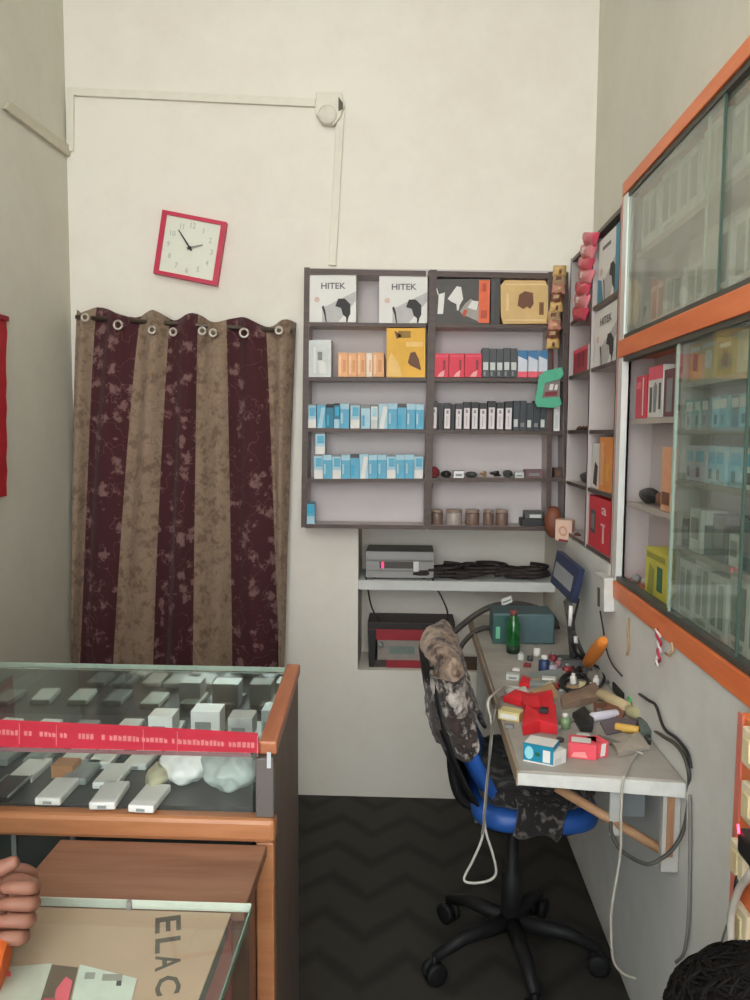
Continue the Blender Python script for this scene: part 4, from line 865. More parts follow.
tbox(568, 758, 596, 761, .034, [mat('coral_box', (226, 82, 96), .5), mat('coral_light', (240, 150, 150), .5), WHITE], lambda m, F: F.poly(m, [(.1, .1), (.7, .1), (.6, .5), (.2, .4)], 1), 'coral_carton', 'coral pink flat carton at the front right of the table', 'carton', .05, top_art=lambda m, F: F.rect(m, .1, .1, .8, .7, 2))
tbox(596.5, 759, 608, 757, .034, [mat('coral_box', (226, 82, 96), .5), WHITE], lambda m, F: F.poly(m, [(.3, .1), (.7, .1), (.8, .9), (.4, .9)], 1), 'coral_carton', 'small coral carton with white stripe at right of its neighbour', 'carton', .04)
def stick(p0, p1, r, mt, name, label, cat, grp=None, tip=None, r1=None):
    a, b = T(*p0), T(*p1); a.z = b.z = ZTB + .0006 + r
    m = MB(); d_ = (b - a).normalized()
    m.tube([a, a + d_ * .003, b - d_ * .003, b], [r * .8, r, r1 or r, (r1 or r) * .8], 12)
    if tip: m.tube([b, b + d_ * .05], tip, 8, 1)
    o = m.build(name, [mt, STEEL]); return tag(o, label, cat, grp)
stick((591, 722), (617, 718), .011, mat('white_tube', (216, 212, 224), .4), 'glue_tube', 'white tube lying across the clutter', 'tube')
stick((615, 731), (639, 735), .010, mat('amber_tube', (216, 172, 82), .4), 'screwdriver', 'amber handled screwdriver on the table front right', 'screwdriver', tip=.003)
stick((600, 700), (628, 715), .016, mat('cream_roll', (190, 172, 136), .6), 'tape_roll_tube', 'long beige roll at the right side of the table', 'roll')
stick((629, 717), (654, 727), .015, mat('khaki_roll', (182, 176, 138), .6), 'tape_roll_tube', 'khaki short roll next to the beige roll', 'roll')
sheet([(572, 718), (584, 712), (594, 722), (592, 733), (580, 732)], BLACK, 'phone_shell', 'black open phone shell beside the white tube', 'phone shell', .012)
sheet([(556, 712), (588, 706), (592, 712), (570, 724), (556, 724)], mat('grey_mat', (146, 148, 138), .6), 'work_mat', 'grey green rubber mat under the tools', 'mat', .002, bend=.0005)
sheet([(530, 676), (566, 671), (572, 681), (545, 689), (528, 686)], mat('grey_tray', (138, 146, 142), .5), 'parts_tray', 'grey parts tray in the middle of the table', 'tray', .010, bend=.001)
sheet([(560, 700), (595, 690), (604, 700), (580, 708), (562, 710)], mat('brown_rag', (132, 110, 94), .9, .15, 20), 'rag', 'brown crumpled rag near the wall side of the table', 'rag', .012, bend=.01)
sheet([(530, 696), (552, 690), (558, 699), (540, 704)], mat('sand_cloth', (176, 150, 112), .8), 'sand_cloth', 'sandy folded cloth behind the large red pouch', 'cloth', .014, bend=.006)
sheet([(505, 690), (526, 688), (528, 696), (508, 698)], PALE, 'paper_scrap', 'pale paper scrap near the left edge of the table', 'paper', .002, bend=.003)
sheet([(612, 690), (634, 688), (642, 700), (622, 704)], mat('black_case', (44, 46, 42), .5), 'tool_case', 'black flat case against the wall end of the table', 'case', .022, bend=.004)
sheet([(636, 716), (660, 722), (664, 736), (640, 740)], mat('slate_green', (96, 106, 100), .6), 'folded_bag', 'slate green folded bag at the table right corner', 'bag', .012, bend=.008)
sheet([(610, 742), (640, 738), (650, 750), (618, 758)], mat('dusty_bag', (164, 154, 142), .7), 'plastic_bag', 'dusty clear plastic bag at the front right of table', 'bag', .006, bend=.008)
sheet([(600, 724), (614, 720), (640, 722), (634, 731), (606, 736)], mat('plum_cloth', (104, 92, 98), .8), 'wiping_cloth', 'plum grey wiping cloth under the amber screwdriver', 'cloth', .004, bend=.004)
sheet([(604, 704), (626, 712), (622, 722), (602, 716)], mat('rust_pouch', (126, 84, 68), .6), 'tool_pouch', 'rust brown pouch under the beige roll', 'pouch', .008, bend=.006)
def pot(u, v, r, h, mt, label, capm=None, name='small_bottle', cat='bottle'):
    p = T(u, v, .0008); t_ = thing(name, label, cat, p)
    MB().lathe(p, [(r * .95, 0), (r, .003), (r, h * .66), (r * .55, h * .78)], 14).build('body', mt, t_)
    MB().lathe(p + V((0, 0, h * .78)), [(r * .58, 0), (r * .58, h * .18), (r * .4, h * .22)], 12).build('cap', capm or mt, t_)
pot(537, 656, .011, .034, WHITE, 'small white bottle in front of the teal box', GREY)
pot(521, 660, .010, .026, PALE, 'small pale bottle left of the white bottles', STEEL)
pot(530, 661, .009, .022, DGREY, 'small dark bottle between the two pale ones', STEEL)
pot(544, 672, .016, .05, mat('ink_blue', (44, 58, 96), .4), 'dark blue bottle right of the white bottle', WHITE)
pot(565, 728, .012, .035, mat('leaf_clear', (120, 146, 108), .2), 'clear greenish bottle beside the grey mat', WHITE)
pot(573, 684, .009, .03, WHITE, 'tiny white bottle standing on the wall side', WHITE)
pot(596, 686, .009, .03, WHITE, 'tiny white bottle nearest to the wall', WHITE)
for i, (u, v, cn, mt) in enumerate(((553, 662, 'maroon', DRED), (560, 668, 'rose', mat('rose_tub', (170, 110, 116), .5)), (552, 672, 'lilac', mat('lilac_tub', (168, 158, 172), .5)), (567, 674, 'maroon', DRED))):
    pot(u, v, .014, .03, mt, f'small {cn} tub, {ORD[i+1]} from left in the cluster of tubs', GREY, 'solder_tub', 'tub')
for i, (u, v, mt, cn) in enumerate(((585, 690, CREAM, 'cream'), (572, 694, TAN, 'tan'), (600, 712, BROWN, 'brown'), (548, 684, WHITE, 'white'), (583, 744, PALE, 'pale grey'), (512, 680, PALE, 'ash'))):
    tbox(u - 6, v, u + 7, v + 1, .016, [mt, GREY], lambda m, F: F.rect(m, .2, .2, .8, .6, 1), 'small_block', f'{cn} small block among the table clutter', 'block', .025)
for i, (a, b, mt, cn) in enumerate((((556, 690), (574, 668), mat('handle_red', (150, 56, 50), .5), 'dull red'), ((575, 676), (588, 660), BLACK, 'black'), ((598, 740), (624, 750), mat('handle_grey', (108, 104, 98), .5), 'grey'), ((540, 694), (556, 682), mat('handle_beige', (186, 170, 140), .5), 'beige'))):
    stick(a, b, .007, mt, 'screwdriver', f'{cn} handled screwdriver lying in the table clutter', 'screwdriver', 'screwdrivers in the clutter', tip=.0022)
m = MB()
for k in range(3): m.tube([T(578 + 14 * math.cos(i * .4 + k) - 2 * k, 688 + 9 * math.sin(i * .4 + k), .006 + .006 * k) for i in range(17)], .0045, 6)
tag(m.build('coiled_cable', WIRE_B), 'black coiled cable on the wall side of the table', 'cable')
for i, (u, v, mt, lb) in enumerate(((516, 671, WHITE, 'white plastic chip near the left rear edge of the table'), (527, 667, DRED, 'dark red clip near the left rear of the table'), (548, 663, STEEL, 'silver nut beside the small tubs'), (536, 683, TAN, 'tan clip between parts tray and red scrap'), (563, 692, STEEL, 'silver clip on the brown rag edge'), (590, 700, WHITE, 'white plastic chip on the brown rag'), (610, 684, DGREY, 'dark grey clip at the wall behind the beige roll'), (556, 730, STEEL, 'silver nut right of the red folded pouch'), (560, 742, DGREY, 'dark grey chip behind the cyan carton'), (604, 741, STEEL, 'silver clip behind the small coral carton'), (646, 744, BLACK, 'black plug lying at the table front right'), (584, 672, BROWN, 'brown clip beside the black coiled cable'), (509, 728, GREY, 'grey chip below the butter yellow carton'), (543, 726, INK, 'black chip on the red folded pouch'))):
    p = T(u, v); z = ZTB + (.001 if i != 13 else .034)
    m = MB()
    if i % 3 == 2: m.lathe((p.x, p.y, z), [(.006, 0), (.009, .002), (.009, .008), (.005, .010)], 10)
    else: m.prism([(p.x - .012, p.y - .006, z), (p.x + .009, p.y - .009, z), (p.x + .013, p.y + .004, z), (p.x - .004, p.y + .010, z)], (0, 0, .008 + .003 * (i % 2)))
    tag(m.build(lb.split(' near ')[0].split()[2] if False else ['plastic_chip', 'cable_clip', 'metal_nut'][0 if 'chip' in lb else 1 if 'clip' in lb else 2] if 'plug' not in lb else 'plug', mt, bevel=.001), lb, 'chip' if 'chip' in lb else 'clip' if 'clip' in lb else 'plug' if 'plug' in lb else 'nut', 'small parts in the table clutter')
# grey tool tower / stand against the wall with orange handle
t = thing('soldering_stand', 'dark grey tool stand at the wall behind the clutter', 'stand', T(574, 672))
a = T(574, 668); m = MB().hexa([a + V((-.05, -.03, .001)), a + V((.05, -.03, .001)), a + V((.05, .05, .001)), a + V((-.05, .05, .001))], [a + V((-.04, -.02, .03)), a + V((.04, -.02, .03)), a + V((.04, .04, .03)), a + V((-.04, .04, .03))]); m.build('base', DGREY, t, bevel=.003)
MB().tube([a + V((0, .01, .03)), a + V((-.01, .02, .14)), a + V((-.02, .03, .2))], .012, 8).build('arm', DGREY, t)
for u0, v0, u1, v1 in ((571, 606, 570, 626), (575.5, 636, 576, 643)):
    p0, p1 = onY(u0, v0, a.y - .03), onY(u1, v1, a.y - .03)
    MB().tube([p0, p1], .006, 8).build('white_clip', WHITE, t)
MB().tube([a + V((-.02, .03, .2)), onY(571, 606, a.y - .02), onY(571, 628, a.y - .025), onY(577, 640, a.y - .025), onY(583, 655, a.y - .01)], .007, 8).build('clip_rod', DGREY, t)
stick_a, stick_b = onX(587, 664, XF - .05), onX(604, 640, XF - .05)
t = thing('hand_tool', 'orange handled tool leaning against the right wall', 'tool', stick_a)
MB().tube([stick_a + (stick_b - stick_a) * k for k in (0, .06, .3, .6, .9, 1)], [.010, .016, .018, .019, .016, .010], 12).build('handle', mat('orange_handle', (206, 124, 48), .5), t)
dd = (stick_a - stick_b).normalized(); MB().tube([stick_a + dd * .001, V((stick_a.x - .01, stick_a.y - .02, ZTB + .006))], .006, 8).build('shaft', DGREY, t)
cable('black_lead', [T(577, 664, .2), onX(571, 640, XF - .1), T(582, 668, .03), T(600, 672, .01), T(604, 682, .008), T(596, 692, .008), T(580, 698, .008)], .004, WIRE_B, 'black lead looping over the wall side of the table', 'lead')
cable('black_lead', [T(632, 700, .03), onX(648, 700, XF - .02), onX(656, 706, XF - .012), onX(664, 728, XF - .008), onX(676, 738, XF - .006), onX(687, 752, XF - .006), onX(691, 768, XF - .006)], .0035, WIRE_B, 'black lead arching beside the beige roll', 'lead')
cable('green_lead', [T(628, 701, .05), T(629, 697, .055), T(628, 705, .03), T(630, 714, .034)], .0035, mat('bright_green', (70, 190, 90), .4), 'bright green short lead on the black flat case', 'lead')
# leads hanging from the table
def E_(u, v, y): return onY(u, v, y)
cable('charging_cable', [T(520, 690, .006), T(506, 691, .012), E_(494, 694, 1.95), E_(488, 704, 1.9), E_(492, 730, 1.9), E_(487, 780, 1.88), E_(484, 815, 1.86), E_(482, 838, 1.85), E_(473, 860, 1.84), E_(464, 879, 1.83), E_(474, 883, 1.82), E_(490, 880, 1.82), E_(496, 872, 1.82), E_(493, 855, 1.82), E_(486, 832, 1.83), E_(484, 812, 1.84)], .0032, WIRE_W, 'white cable hanging in a long loop off the left table edge', grp=None)
cable('charging_cable', [T(516, 700, .006), T(502, 702, .014), E_(496, 708, 1.80), E_(491, 735, 1.80), E_(488, 775, 1.80), E_(485, 812, 1.80), E_(482, 834, 1.80)], .003, WIRE_G, 'grey cable running down beside the white loop at the table edge')
cable('charging_cable', [T(640, 752, .004), T(632, 762, .005), E_(626, 774, 1.612), E_(624, 777, 1.585), E_(622, 790, 1.585), E_(621, 820, 1.585), E_(620, 856, 1.585), E_(612, 905, 1.59), E_(611, 930, 1.59), E_(613, 958, 1.59), E_(621, 972, 1.59), E_(636, 979, 1.59)], .0029, mat('wire_beige', (172, 168, 156), .5), 'beige cable hanging over the front table edge to the floor')
cable('black_lead', [E_(611, 822, 1.60), E_(612, 834, 1.6), E_(622, 851, 1.59), E_(646, 864, 1.59), E_(664, 857, 1.59), E_(676, 845, 1.59), E_(684, 828, 1.595), E_(688, 805, 1.595), E_(689, 786, 1.592), onX(688.5, 772, XF - .008), onX(684, 756, XF - .008), onX(675, 744, XF - .008), onX(664, 737, XF - .009), T(652, 735, .012), T(646, 741, .008)], .0042, mat('wire_dark', (72, 70, 66), .5), 'dark looped lead hanging under the front right table corner', 'lead')
cable('wall_lead', [onX(u, v, XF - .006) for u, v in ((690, 795), (690, 850), (689, 905), (687, 935), (683, 955), (676, 962))], .0035, mat('wire_wall', (128, 126, 122), .6), 'grey lead hanging flat against the wall below the table', 'lead')

# ------------------------------------------------------------------ office chair
CHB = mat('chair_black', (27, 27, 28), .55, spec=.25)
FUR = blotch('chair_cover_print', (44, 38, 38), (186, 176, 168), 11, .16, .5, motif2=(70, 58, 54), curl=.12, vine=False)
FURT = blotch('chair_cover_tan', (132, 112, 98), (62, 50, 46), 11, .16, .5, motif2=(160, 140, 124), curl=.12, vine=False)
FURD = blotch('cushion_print', (38, 35, 35), (104, 98, 94), 13, .14, .45, curl=.12, vine=False)
cx, cy = .29, 2.12
t = thing('office_chair', 'blue plastic office chair with black base pulled to the table', 'chair', (cx, cy, 0))
def rounded(x0, x1, y0, y1, z0, z1, r, dish=0, n=10):
    m = MB(); pts = []
    for qx, qy, a0 in ((x1 - r, y1 - r, 0), (x0 + r, y1 - r, PI / 2), (x0 + r, y0 + r, PI), (x1 - r, y0 + r, 3 * PI / 2)):
        for k in range(n): a = a0 + PI / 2 * k / (n - 1); pts.append((qx + r * math.cos(a), qy + r * math.sin(a)))
    N = len(pts); mx_, my_ = (x0 + x1) / 2, (y0 + y1) / 2; rings = []
    for sc, z in ((.9, z0), (.98, z0 + (z1 - z0) * .2), (1, z0 + (z1 - z0) * .5), (.98, z0 + (z1 - z0) * .85), (.93, z1), (.6, z1 - dish), (.25, z1 - dish)):
        rings.append([V((mx_ + (x - mx_) * sc, my_ + (y - my_) * sc, z)) for x, y in pts])
    vs = [p for r_ in rings for p in r_]
    fs = [(i * N + k, i * N + (k + 1) % N, (i + 1) * N + (k + 1) % N, (i + 1) * N + k) for i in range(len(rings) - 1) for k in range(N)]
    fs += [list(range(N))[::-1], [(len(rings) - 1) * N + k for k in range(N)]]
    m.add(vs, fs, 0, True); return m
rounded(.165, .485, 1.895, 2.32, .468, .522, .09, .006).build('seat', BLUEP, t)
rounded(.20, .45, 1.95, 2.28, .44, .467, .06).build('seat_pan', CHB, t)
# backrest: curved panel rising at the left, leaning away
def back_panel(wid, th, z0, z1, xoff, n=10, k=9):
    m = MB(); F_ = []; B_ = []
    for i in range(n + 1):
        s_ = i / n; z = z0 + (z1 - z0) * s_; xb = .20 - .125 * s_ - .025 * math.sin(s_ * PI) + xoff
        wv = wid * (.78 + .22 * math.sin(PI * (.15 + .75 * s_)))
        for j in range(k + 1):
            q = j / k * 2 - 1; y = cy - .02 + q * wv / 2 ; cv = .03 * q * q
            edge = 1 - .5 * (abs(q) ** 6); F_.append(V((xb + cv + th / 2 * edge, y, z))); B_.append(V((xb + cv - th / 2 * edge, y, z)))
    K = k + 1; nn = len(F_)
    fs = [(i * K + j, i * K + j + 1, (i + 1) * K + j + 1, (i + 1) * K + j) for i in range(n) for j in range(k)]
    fs2 = [tuple(nn + x for x in f) for f in fs]
    rim = [j for j in range(K)] + [i * K + k for i in range(1, n + 1)] + [n * K + j for j in range(k - 1, -1, -1)] + [i * K for i in range(n - 1, 0, -1)]
    fs3 = [(rim[i], rim[(i + 1) % len(rim)], nn + rim[(i + 1) % len(rim)], nn + rim[i]) for i in range(len(rim))]
    m.add(F_ + B_, fs + fs2 + fs3, 0, True); return m
back_panel(.37, .05, .535, .90, 0).build('backrest', BLUEP, t)
back_panel(.33, .014, .50, .88, -.04).build('back_shell', CHB, t)
MB().tube(spline([V((.13, cy, .70)), V((.125, cy, .55)), V((.16, cy, .45)), V((.26, cy, .435))], 6), .016, 8).build('back_bracket', CHB, t)
MB().lathe((cx, cy, .10), [(.028, 0), (.028, .15), (.018, .16), (.018, .34)], 14).build('gas_lift', CHB, t)
for k in range(5):
    a = .66 * PI + .26 + k * 2 * PI / 5; d_ = V((math.cos(a), math.sin(a), 0)); p0 = V((cx, cy, .115)); p1 = p0 + d_ * .235 + V((0, 0, -.045))
    MB().tube([p0 + d_ * .02, p0 + d_ * .15 + V((0, 0, -.012)), p1], [.024, .02, .014], 8).build('base_arm', CHB, t)
    n_ = V((-d_.y, d_.x, 0)); c_ = V((p1.x, p1.y, .03)); ca = MB()
    for s_ in (-1, 1): ca.lathe(c_ + n_ * (.006 * s_) , [(.022, 0), (.0295, .003), (.0295, .014), (.022, .017)], 16, 0, tuple(n_ * s_))
    ca.tube([c_ + V((0, 0, .0)), c_ + V((0, 0, .045))], .007, 8); ca.build('caster', CHB, t)
# printed cover draped over the backrest
m = MB(); NR = 16; NC = 22
for i in range(NR + 1):
    s_ = i / NR
    for j in range(NC + 1):
        a = 2 * PI * j / NC; h = .30 - .10 * max(0, math.cos(a + .7)) + .03 * math.sin(3 * a)
        z = .925 - h * s_ ** 1.15; sb = (z - .535) / .365; xb = .20 - .125 * sb - .025 * math.sin(max(0, min(1, sb)) * PI)
        rx = (.045 + .028 * s_) * min(1, .25 + s_ * 6) + .008 * math.sin(5 * a + 3 * s_); ry = (.205 + .012 * math.sin(4 * a + s_ * 5)) * min(1, .75 + s_ * 3)
        m.v.append(V((xb + .005 + rx * math.cos(a) + .03 * (math.sin(a) ** 2), cy - .02 + ry * math.sin(a), z + .006 * math.sin(7 * a) * s_)))
for i in range(NR):
    for j in range(NC):
        b0 = i * (NC + 1) + j; m.f.append([b0, b0 + 1, b0 + NC + 2, b0 + NC + 1]); m.m.append(1 if i < 5 else 0); m.sm.append(True)
m.f.append(list(range(NC + 1))); m.m.append(1); m.sm.append(True)
o = m.build('chair_cover', [FUR, FURT], weld=True); so = o.modifiers.new('thick', 'SOLIDIFY'); so.thickness = .006
dm = o.modifiers.new('sub', 'SUBSURF'); dm.levels = dm.render_levels = 2
tx = bpy.data.textures.new('cloth', 'CLOUDS'); tx.noise_scale = .045; dp = o.modifiers.new('rumple', 'DISPLACE'); dp.texture = tx; dp.strength = .022
tag(o, 'rumpled brown and white printed cloth draped over the chair back', 'cloth')
m = rounded(.185, .475, 1.915, 2.30, .5235, .575, .09, .01, 8)
o = m.build('seat_cushion', FURD); dm = o.modifiers.new('sub', 'SUBSURF'); dm.levels = dm.render_levels = 2
dp = o.modifiers.new('rumple', 'DISPLACE'); dp.texture = tx; dp.strength = .02; dp.mid_level = .3
tag(o, 'dark rumpled printed cushion lying on the blue chair seat', 'cushion')
m = MB(); gx, gz = 8, 8
for i in range(gx + 1):
    for j in range(gz + 1):
        s_ = j / gz; xx = .262 + .125 * i / gx + .01 * math.sin(3 * s_ + i); zz = .56 - max(0, s_ - .3) * (.12 + .012 * math.sin(i * 1.3)); yy = 1.96 - min(s_, .35) * .21 + .008 * math.sin(i * 1.7)
        m.v.append(V((xx, yy - .012, zz + .004)))
for i in range(gx):
    for j in range(gz): b0 = i * (gz + 1) + j; m.f.append([b0, b0 + 1, b0 + gz + 2, b0 + gz + 1]); m.m.append(0); m.sm.append(True)
fl = m.build('front_flap', FURD, o); so = fl.modifiers.new('thick', 'SOLIDIFY'); so.thickness = .008

# ------------------------------------------------------------------ glass display counter
ZC0 = .94
def skew(m, k=1):
    for v in m.v: v.x += (-.016 + .022 * (1.70 - v.y) / .434)
    return m
RW = wood('counter_rail', (152, 98, 64), (186, 130, 90), 3, 'X', .35); RWY = wood('counter_rail_side', (148, 86, 58), (178, 112, 78), 3, 'Y', .35)
LAM = wood('counter_laminate', (92, 80, 73), (118, 104, 96), 7, 'Z', .5)
CX0, CX1, CYF, CYR = XL + .012, -.222, 1.266, 1.70
t = thing('display_counter', 'wide glass topped phone display counter with wooden rails', 'counter', (-.75, 1.48, 0))
skew(MB().box(CX1 - .016, CX1, CYF + .016, CYR, 0, ZC0 - .018)).build('side_panel', LAM, t, bevel=.001)
MB().box(CX0, CX0 + .016, CYF, CYR, 0, ZC0 - .012).build('side_panel', LAM, t, bevel=.001)
skew(MB().box(CX1 - .026, CX1 + .004, CYF + .0, CYR + .008, ZC0 - .017, ZC0 + .006)).build('side_rail', RWY, t, bevel=.004)
MB().box(CX0, CX1 + .009, CYF - .02, CYF + .014, .782, .822).build('front_rail', RW, t, bevel=.008)
skew(MB().box(CX1 - .03, CX1, CYF - .014, CYF + .015, 0, .781)).build('front_leg', RW, t, bevel=.003)
skew(MB().box(CX1 - .03, CX1 - .0, CYF - .012, CYF + .015, .8225, ZC0 - .018)).build('corner_post', mat('post_grey', (92, 86, 84), .4, .06, 15), t, bevel=.002)
MB().prism([onY(u, v, CYF - .0125) for u, v in ((267, 768), (271, 768), (271, 752), (267, 752))], (0, -.001, 0)).build('pale_sticker', mat('sticker_pale', (178, 182, 186), .4), t)
MB().box(CX0 + .016, CX1 - .017, CYF + .016, CYR, .79, .825).build('tray', mat('tray_dark', (46, 50, 50), .35, .1, 10), t)
MB().box(CX0 + .016, CX1 - .017, CYR - .012, CYR, 0, .789).build('rear_board', LAM, t)
MB().box(CX0 + .016, CX1 - .017, CYR - .006, CYR, .826, ZC0 - .013).build('rear_mirror', mat('mirror', (206, 216, 212), .06, .01, 3, 1), t)
MB().box(CX0 + .016, CX1 - .031, CYF + .002, CYF + .007, .8225, ZC0 - .013).build('front_glass', PANE_C, t)
gt = MB().box(CX0, CX1 - .0265, CYF - .03, CYR + .004, ZC0 - .008, ZC0 - .002).build('top_glass', PANE_C, t)
MB().box(CX0, CX1 - .0265, CYR + .0042, CYR + .0062, ZC0 - .012, ZC0 - .002).build('glass_rear_edge', GEDGE, gt)
MB().box(CX0, CX1 - .0265, CYF - .032, CYF - .0302, ZC0 - .008, ZC0 - .002).build('glass_front_edge', mat('glass_edge_front', (120, 90, 92), .2), gt)
MB().box(CX0 + .016, CX1 - .031, CYF + .004, CYF + .012, 0, .781).build('lower_front', mat('lower_glass_dark', (52, 56, 54), .2), t)
for x in (-.66, -.56): MB().box(x, x + .008, CYF - .001, CYF + .0035, 0, .781).build('lower_trim', mat('trim_grey', (110, 116, 114), .35), t)
for x in (-.62, -.82): MB().box(x, x + .004, CYF + .016, CYR - .013, .9, ZC0 - .013).build('glass_divider', PANE_C, t)
# red lettered tape on the glass
pts = [onZ(u, v, ZC0 - .0014) for u, v in ((-60, 745), (0, 746.5), (140, 750), (257, 757), (258, 733), (140, 726), (0, 719.5), (-60, 717))]
pts = [V((p.x, max(p.y, CYF - .029), p.z)) for p in pts]
m = MB().prism(pts, (0, 0, -.0004)); m2 = MB()
LT = mat('tape_lettering', (236, 146, 152), .5)
for seg0 in (-34, 24, 60, 142, 178):
    wd = {24: 29, 60: 80, -34: 50, 142: 32, 178: 76}[seg0]; u = seg0
    rnd = random.Random(abs(seg0))
    while u < seg0 + wd:
        wl = rnd.uniform(3.5, 5.2)
        if rnd.random() < .16: u += 3.5; continue
        vc = 732 + (u * .053)
        h0 = 2.7 if seg0 not in (24, 142) else 2.4
        ps = [onZ(uu_, vv_, ZC0 - .001) for uu_, vv_ in ((u, vc + h0), (u + wl * .72, vc + h0), (u + wl * .72, vc - h0 + rnd.choice((0, 1.5))), (u, vc - h0))]
        m.quad(ps, 1); u += wl
    for uu_ in (seg0 + wd + 3,):
        vc = 732 + uu_ * .053; m.quad([onZ(a, b, ZC0 - .001) for a, b in ((uu_, vc + 11), (uu_ + .7, vc + 11), (uu_ + .7, vc - 10), (uu_, vc - 10))], 1)
o = m.build('lettered_tape', [mat('tape_red', (212, 44, 74), .45, .05, 8), LT]); tag(o, 'red printed tape running along the front of the glass counter top', 'tape')
# phones laid out on the tray
PW = mat('phone_white', (226, 230, 226), .3, .02); PG = mat('phone_grey', (140, 150, 148), .3); PK = mat('phone_black', (30, 32, 33), .25); SCR = mat('phone_screen', (58, 70, 72), .15); ZTR = .8256
rowsY = [(1.31, 'front row'), (1.40, 'second row'), (1.49, 'third row'), (1.585, 'rear row')]
PT = {(0, 0): 'k'}
rnd = random.Random(11)
def phone(x, y, c_, ang, label, w_=.044, l_=.085, h_=.013, box=False):
    o = thing('display_phone', label, 'phone', (x, y, ZTR), 'phones in the display counter')
    R_ = Matrix.Rotation(ang, 3, 'Z')
    def bx(x0, x1, y0, y1, z0, z1): 
        m = MB(); P8 = [R_ @ V(p) + V((x, y, ZTR)) for p in ((x0, y0, z0), (x1, y0, z0), (x1, y1, z0), (x0, y1, z0), (x0, y0, z1), (x1, y0, z1), (x1, y1, z1), (x0, y1, z1))]
        m.hexa(P8[:4], P8[4:]); return m
    bx(-w_ / 2, w_ / 2, -l_ / 2, l_ / 2, 0, h_).build('body', {'w': PW, 'g': PG, 'k': PK}[c_], o, bevel=.003)
    if c_ == 'k':
        bx(-w_ / 2 - .001, -w_ / 2 + .001, -l_ / 2, l_ / 2, h_ - .002, h_ + .001).build('silver_edge', PG, o); bx(w_ / 2 - .001, w_ / 2 + .001, -l_ / 2, l_ / 2, h_ - .002, h_ + .001).build('silver_edge', PG, o)
    else:
        bx(-w_ * .16, w_ * .16, -l_ / 2 - .0012, -l_ / 2 + .002, h_ * .25, h_ * .6).build('port', PG if c_ == 'w' else PK, o)
    return o
cnames = {'w': 'white', 'g': 'grey', 'k': 'black'}
layout = [  # px, py of the centre and colour
    (8, 788, 'k'), (58, 790, 'w'), (110, 794, 'w'), (31, 769, 'w'), (83, 771, 'g'), (113, 775, 'w'), (8, 753, 'g'), (44, 753, 'g'), (77, 756, 'w'), (106, 756, 'w'), (143, 757, 'w'), (165, 770, 'g'), (150, 797, 'w')]
for i, (u, v, c_) in enumerate(layout):
    p = onZ(u, v, ZTR + .008); row = 'front row' if v > 784 else ('middle row' if v > 763 else 'row just under the tape')
    k = sum(1 for q in layout[:i] if (q[1] > 784) == (v > 784) and (q[1] > 763) == (v > 763)) + 1
    phone(p.x, p.y, c_, rnd.uniform(-.06, .06), f'{cnames[c_]} display phone, {ORD[k]} from left in the counter {row}')
k = 0
for y in (1.60,):
    for i in range(9):
        x = -1.02 + i * .088 + rnd.uniform(-.008, .008); c_ = 'wgwwgwwgw'[i]
        phone(x, y + rnd.uniform(-.008, .008), c_, rnd.uniform(-.15, .15), f'{cnames[c_]} display phone, {ORD[i+1]} from left in the row nearest the mirror')
# orange brown small box on a phone, blobs and white boxes imitating reflected glare on the right
p = onZ(65, 777, ZTR); tag(MB().box(p.x - .022, p.x + .018, p.y - .008, p.y + .03, ZTR, ZTR + .024).build('brown_carton', mat('carton_brown', (176, 120, 70), .5), bevel=.001), 'small orange brown carton behind a white phone in the counter', 'carton')
PB = mat('glare_white', (240, 243, 241), .25, .05, 10); PB2 = mat('glare_grey', (176, 188, 184), .2, .08, 10)  # bright reflected daylight put into these pale colours
for i, (u, v, r, mt, lb) in enumerate(((182, 778, (.05, .045, .034), PB, 'white puffed blob imitating a reflection, left of the larger grey one'), (228, 785, (.055, .05, .04), PB2, 'grey puffed blob imitating a reflection at the counter right end'), (152, 783, (.022, .03, .02), mat('packet_beige', (184, 180, 150), .4), 'small beige packet left of the puffed blobs'))):
    p = onZ(u, v + 10, ZTR); m = MB(); m.ball((p.x, p.y + .035, ZTR + r[2] * .9), r, 0, 20, 12, .12); o = m.build('tray_blob', mt); tag(o, lb, 'packet', None)
    for v_ in o.data.vertices: v_.co.z = max(v_.co.z, 0)
    dp = o.modifiers.new('sub', 'SUBSURF'); dp.render_levels = dp.levels = 2; dp = o.modifiers.new('rumple', 'DISPLACE'); dp.texture = tx; dp.strength = .022
for i, (u, v, w_, h_, mt, cn) in enumerate(((160, 716, .05, .05, PB, 'white'), (205, 712, .06, .055, PB, 'bright white'), (240, 716, .05, .05, PALE, 'pale grey'), (268, 716, .028, .06, PB2, 'clear'))):
    p = onZ(u, 745 - 4 * (i % 2), ZTR); y = 1.56 + .02 * (i % 2)
    x = onY(u, v, y).x; m = MB().box(x - w_ / 2, x + w_ / 2, y, y + .05, ZTR, ZTR + h_); F = Face((x - w_ / 2, y, ZTR), (w_, 0, 0), (0, 0, h_), (0, -1, 0)); F.rect(m, .15, .2, .7, .6, 1); tag(m.build('glare_box', [mt, PG], bevel=.001), f'{cn} box imitating glare, {ORD[i+1]} from left at the counter right rear', 'box', 'glare boxes in the counter')

